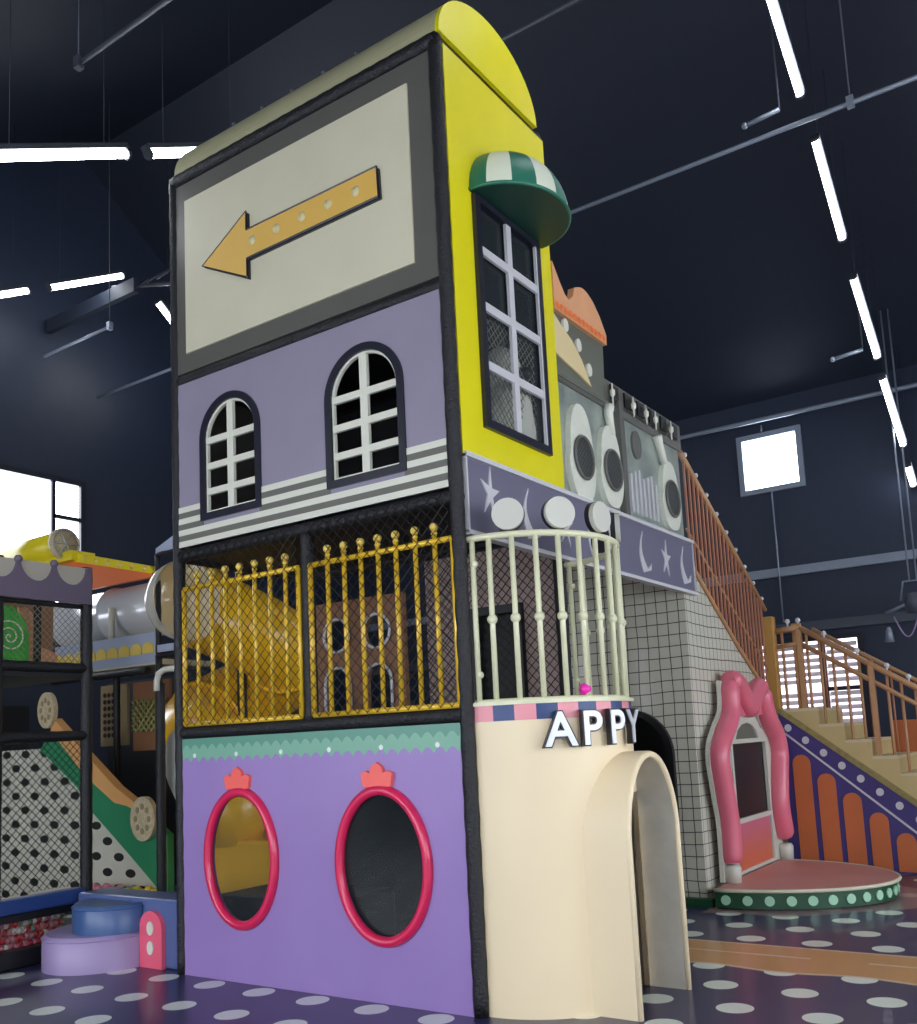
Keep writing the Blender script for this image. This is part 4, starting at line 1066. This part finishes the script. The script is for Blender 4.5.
# orange canopy with yellow scalloped edge
CN = thing('orange_canopy', 'sloping orange canopy with yellow scalloped trim above the silver tube', 'canopy', (-6., 2., 3.4))
build('orange_face', MB().prism([[(-7.2, 3.40), (-5.32, 3.385), (-5.32, 3.43), (-6.447, 3.70), (-7.2, 3.88)]], XZ(2.0), 0, .06), 'or2', CN)
tr_ = MB().prism([[(-7.25, 3.88), (-6.447, 3.69), (-5.30, 3.415), (-5.26, 3.44), (-5.32, 3.50), (-6.447, 3.79), (-7.25, 3.98)]], XZ(1.97), 0, .12)
yt = build('yellow_trim', tr_, 'ry', CN)
for i in range(9):
    a = i/8; build('trim_scallop', MB().lathe((-7.1+1.7*a, 1.965, 3.90-.415*a), [(0, -.02), (.035, 0)], 10, axis='y'), 'yscal', yt)
build('roof_slab', MB().prism([[(-7.25, 3.86), (-5.32, 3.40), (-5.32, 3.43), (-7.25, 3.90)]], XZ(2.0), .06, 1.0), 'or2', CN)
RO = thing('roller_toy', 'lemon-yellow roller with a pale spoked end disc on the canopy', 'roller', (-7., 2.0, 3.8))
build('roller', MB().lathe((-6.85, 1.95, 3.97), [(0, -.0), (.155, 0), (.16, -.0), (.155, -1.2), (0, -1.2)], 24, axis='x'), 'ry', RO)
dsc = build('end_disc', MB().lathe((-6.8, 1.95, 3.97), [(0, -.06), (.185, -.06), (.185, .0), (0, .0)], 28, axis='x'), 'cookie', RO)
spk = MB()
for a in range(3):
    c_, s_ = cos(a*PI/3), sin(a*PI/3); spk.tube([(-6.79, 1.95-.16*c_, 3.97-.16*s_), (-6.79, 1.95+.16*c_, 3.97+.16*s_)], .014, 6)
spk.tube([(-6.79, 1.95+.165*cos(2*PI*i/24), 3.97+.165*sin(2*PI*i/24)) for i in range(24)], .014, 6, closed=True)
build('spoke', spk, 'scal', dsc)
build('saddle', MB().box(-8.2, -6.6, 1.9, 2.2, 3.75, 3.86), 'ry', RO)

# bubble module beside the tower
BM = thing('bubble_window_frame', 'black frame holding a big clear plastic bubble beside the tower', 'bubble window', (-3.7, 1.0, 2.4))
build('bubble', MB().lathe((-3.70, 1.12, 2.85), [(.37*cos(PI/2*i/14), -.37*sin(PI/2*i/14)) for i in range(15)], 36, axis='x'), 'bubble', BM)
for x in (-4.02,): fbeam((x, 1.05, 2.36), (x, 1.05, 3.3), BM, .025, nm='frame_bar')
fbeam((-4.02, 1.05, 2.38), (-3.6, 1.05, 2.38), BM, .03, nm='frame_bar')
fbeam((-4.02, 1.05, 3.3), (-3.6, 1.05, 3.3), BM, .02, nm='frame_bar')
build('grey_roof', MB().prism([[(-4.05, 3.31), (-3.5, 3.31), (-3.5, 3.55), (-4.05, 3.36)]], XZ(1.05), 0, .05), 'bluegrey', BM)
build('sill_board', MB().prism([rect(-4.0, -3.65, 2.405, 2.47)], XZ(1.02), 0, .05), 'bluegrey', BM)
fpost(-4.02, 1.05, 0, 2.38, BM, .03)
fpost(-3.88, .95, .0, 2.12, BM, .04)
build('white_elbow', MB().tube([(-3.86, .9, 2.05), (-3.86, .9, 2.14), (-3.83, .9, 2.2), (-3.75, .9, 2.23), (-3.5, .9, 2.23)], .026, 10), 'white', BM)
hexa = [(-4.02, 1.22), (-3.9, 1.05), (-3.86, 1.78), (-4.02, 1.66), (-4.13, 1.45)]
build('grey_facet', MB().prism([hexa], XZ(1.15), 0, .03), 'disc', BM)
build('peach_strip', MB().prism([rect(-3.76, -3.62, .70, 1.80)], XZ(1.1), 0, .03), 'peach', BM)

# spiral slide
SS = thing('spiral_slide', 'yellow spiral tube slide seen behind the left yellow railing', 'slide', (-4.22, 2.3, 0))
cxs, cys = -4.30, 2.3
P = []; 
for i in range(90):
    a = -2.2+i*.125; P.append((cxs+.44*cos(a), cys+.44*sin(a), 3.02-i*.0265))
build('tube', MB().tube(P, .40, 20, caps=True), 'slide', SS)
build('entry_collar', MB().tube([P[0], Vector(P[0])+Vector((.05, -.02, .012))], .44, 20), 'slide', SS)
for k in (22, 44, 66):
    p = P[k]; q_ = P[k+1]; build('flange', MB().tube([p, q_], .425, 20), 'slide', SS)
build('support_post', MB().tube([(cxs, cys, 0), (cxs, cys, 3.4)], .05, 10), 'foam', SS)

# things on the ground floor seen through portholes
build('slide_mouth', MB().lathe((-3.9, 1.75, .95), [(.0, -.35), (.28, -.3), (.36, 0), (.3, .3), (0, .38)], 24), 'slide', SS)
build('exit_base', MB().bevbox(-4.38, -3.2, 1.6, 2.3, .0, .70, .03), 'slide', SS)
BP = tag(build('floor_pad', MB().bevbox(-2.40, -1.3, .25, .9, 0.0, .5, .02), 'dark'), 'dark padded block inside behind the left porthole', 'pad')
tag(build('floor_mat', MB().bevbox(-1.15, -.25, .25, 1.1, 0, .16, .02), 'beigep'), 'pale crumpled mat inside behind the right porthole', 'mat')

# ------------------------------------------------------------------ world, camera, exposure
w = bpy.data.worlds.new('World'); S.world = w; w.use_nodes = True
w.node_tree.nodes['Background'].inputs[0].default_value = lin('#c8ccd4'); w.node_tree.nodes['Background'].inputs[1].default_value = .3

a, b, c = .5977, .1238, -.0478
f, cx, cy = 954.67, 455.97, 621.4
ca, sa = cos(a), sin(a)
right0 = Vector((ca, sa, 0)); fwd0 = Vector((-sa, ca, 0)); up0 = Vector((0, 0, 1))
fwd = fwd0*cos(b)+up0*sin(b); u = -fwd0*sin(b)+up0*cos(b)
rv_ = right0*cos(c)+u*sin(c); uv_ = -right0*sin(c)+u*cos(c)
cam = bpy.data.cameras.new('Camera'); co = bpy.data.objects.new('Camera', cam); COL.objects.link(co)
mw = Matrix((rv_, uv_, -fwd)).transposed().to_4x4(); mw.translation = Vector((2.9872, -4.4849, 1.5)); co.matrix_world = mw
cam.sensor_fit = 'VERTICAL'; cam.sensor_height = 24; cam.lens = 24*f/1024
cam.shift_x = (458.5-cx)/1024; cam.shift_y = (cy-512)/1024
cam.clip_start = .05
S.camera = co
S.view_settings.view_transform = 'Standard'; S.view_settings.look = 'None'; S.view_settings.exposure = .15; S.view_settings.gamma = 1
S.view_settings.use_curve_mapping = False
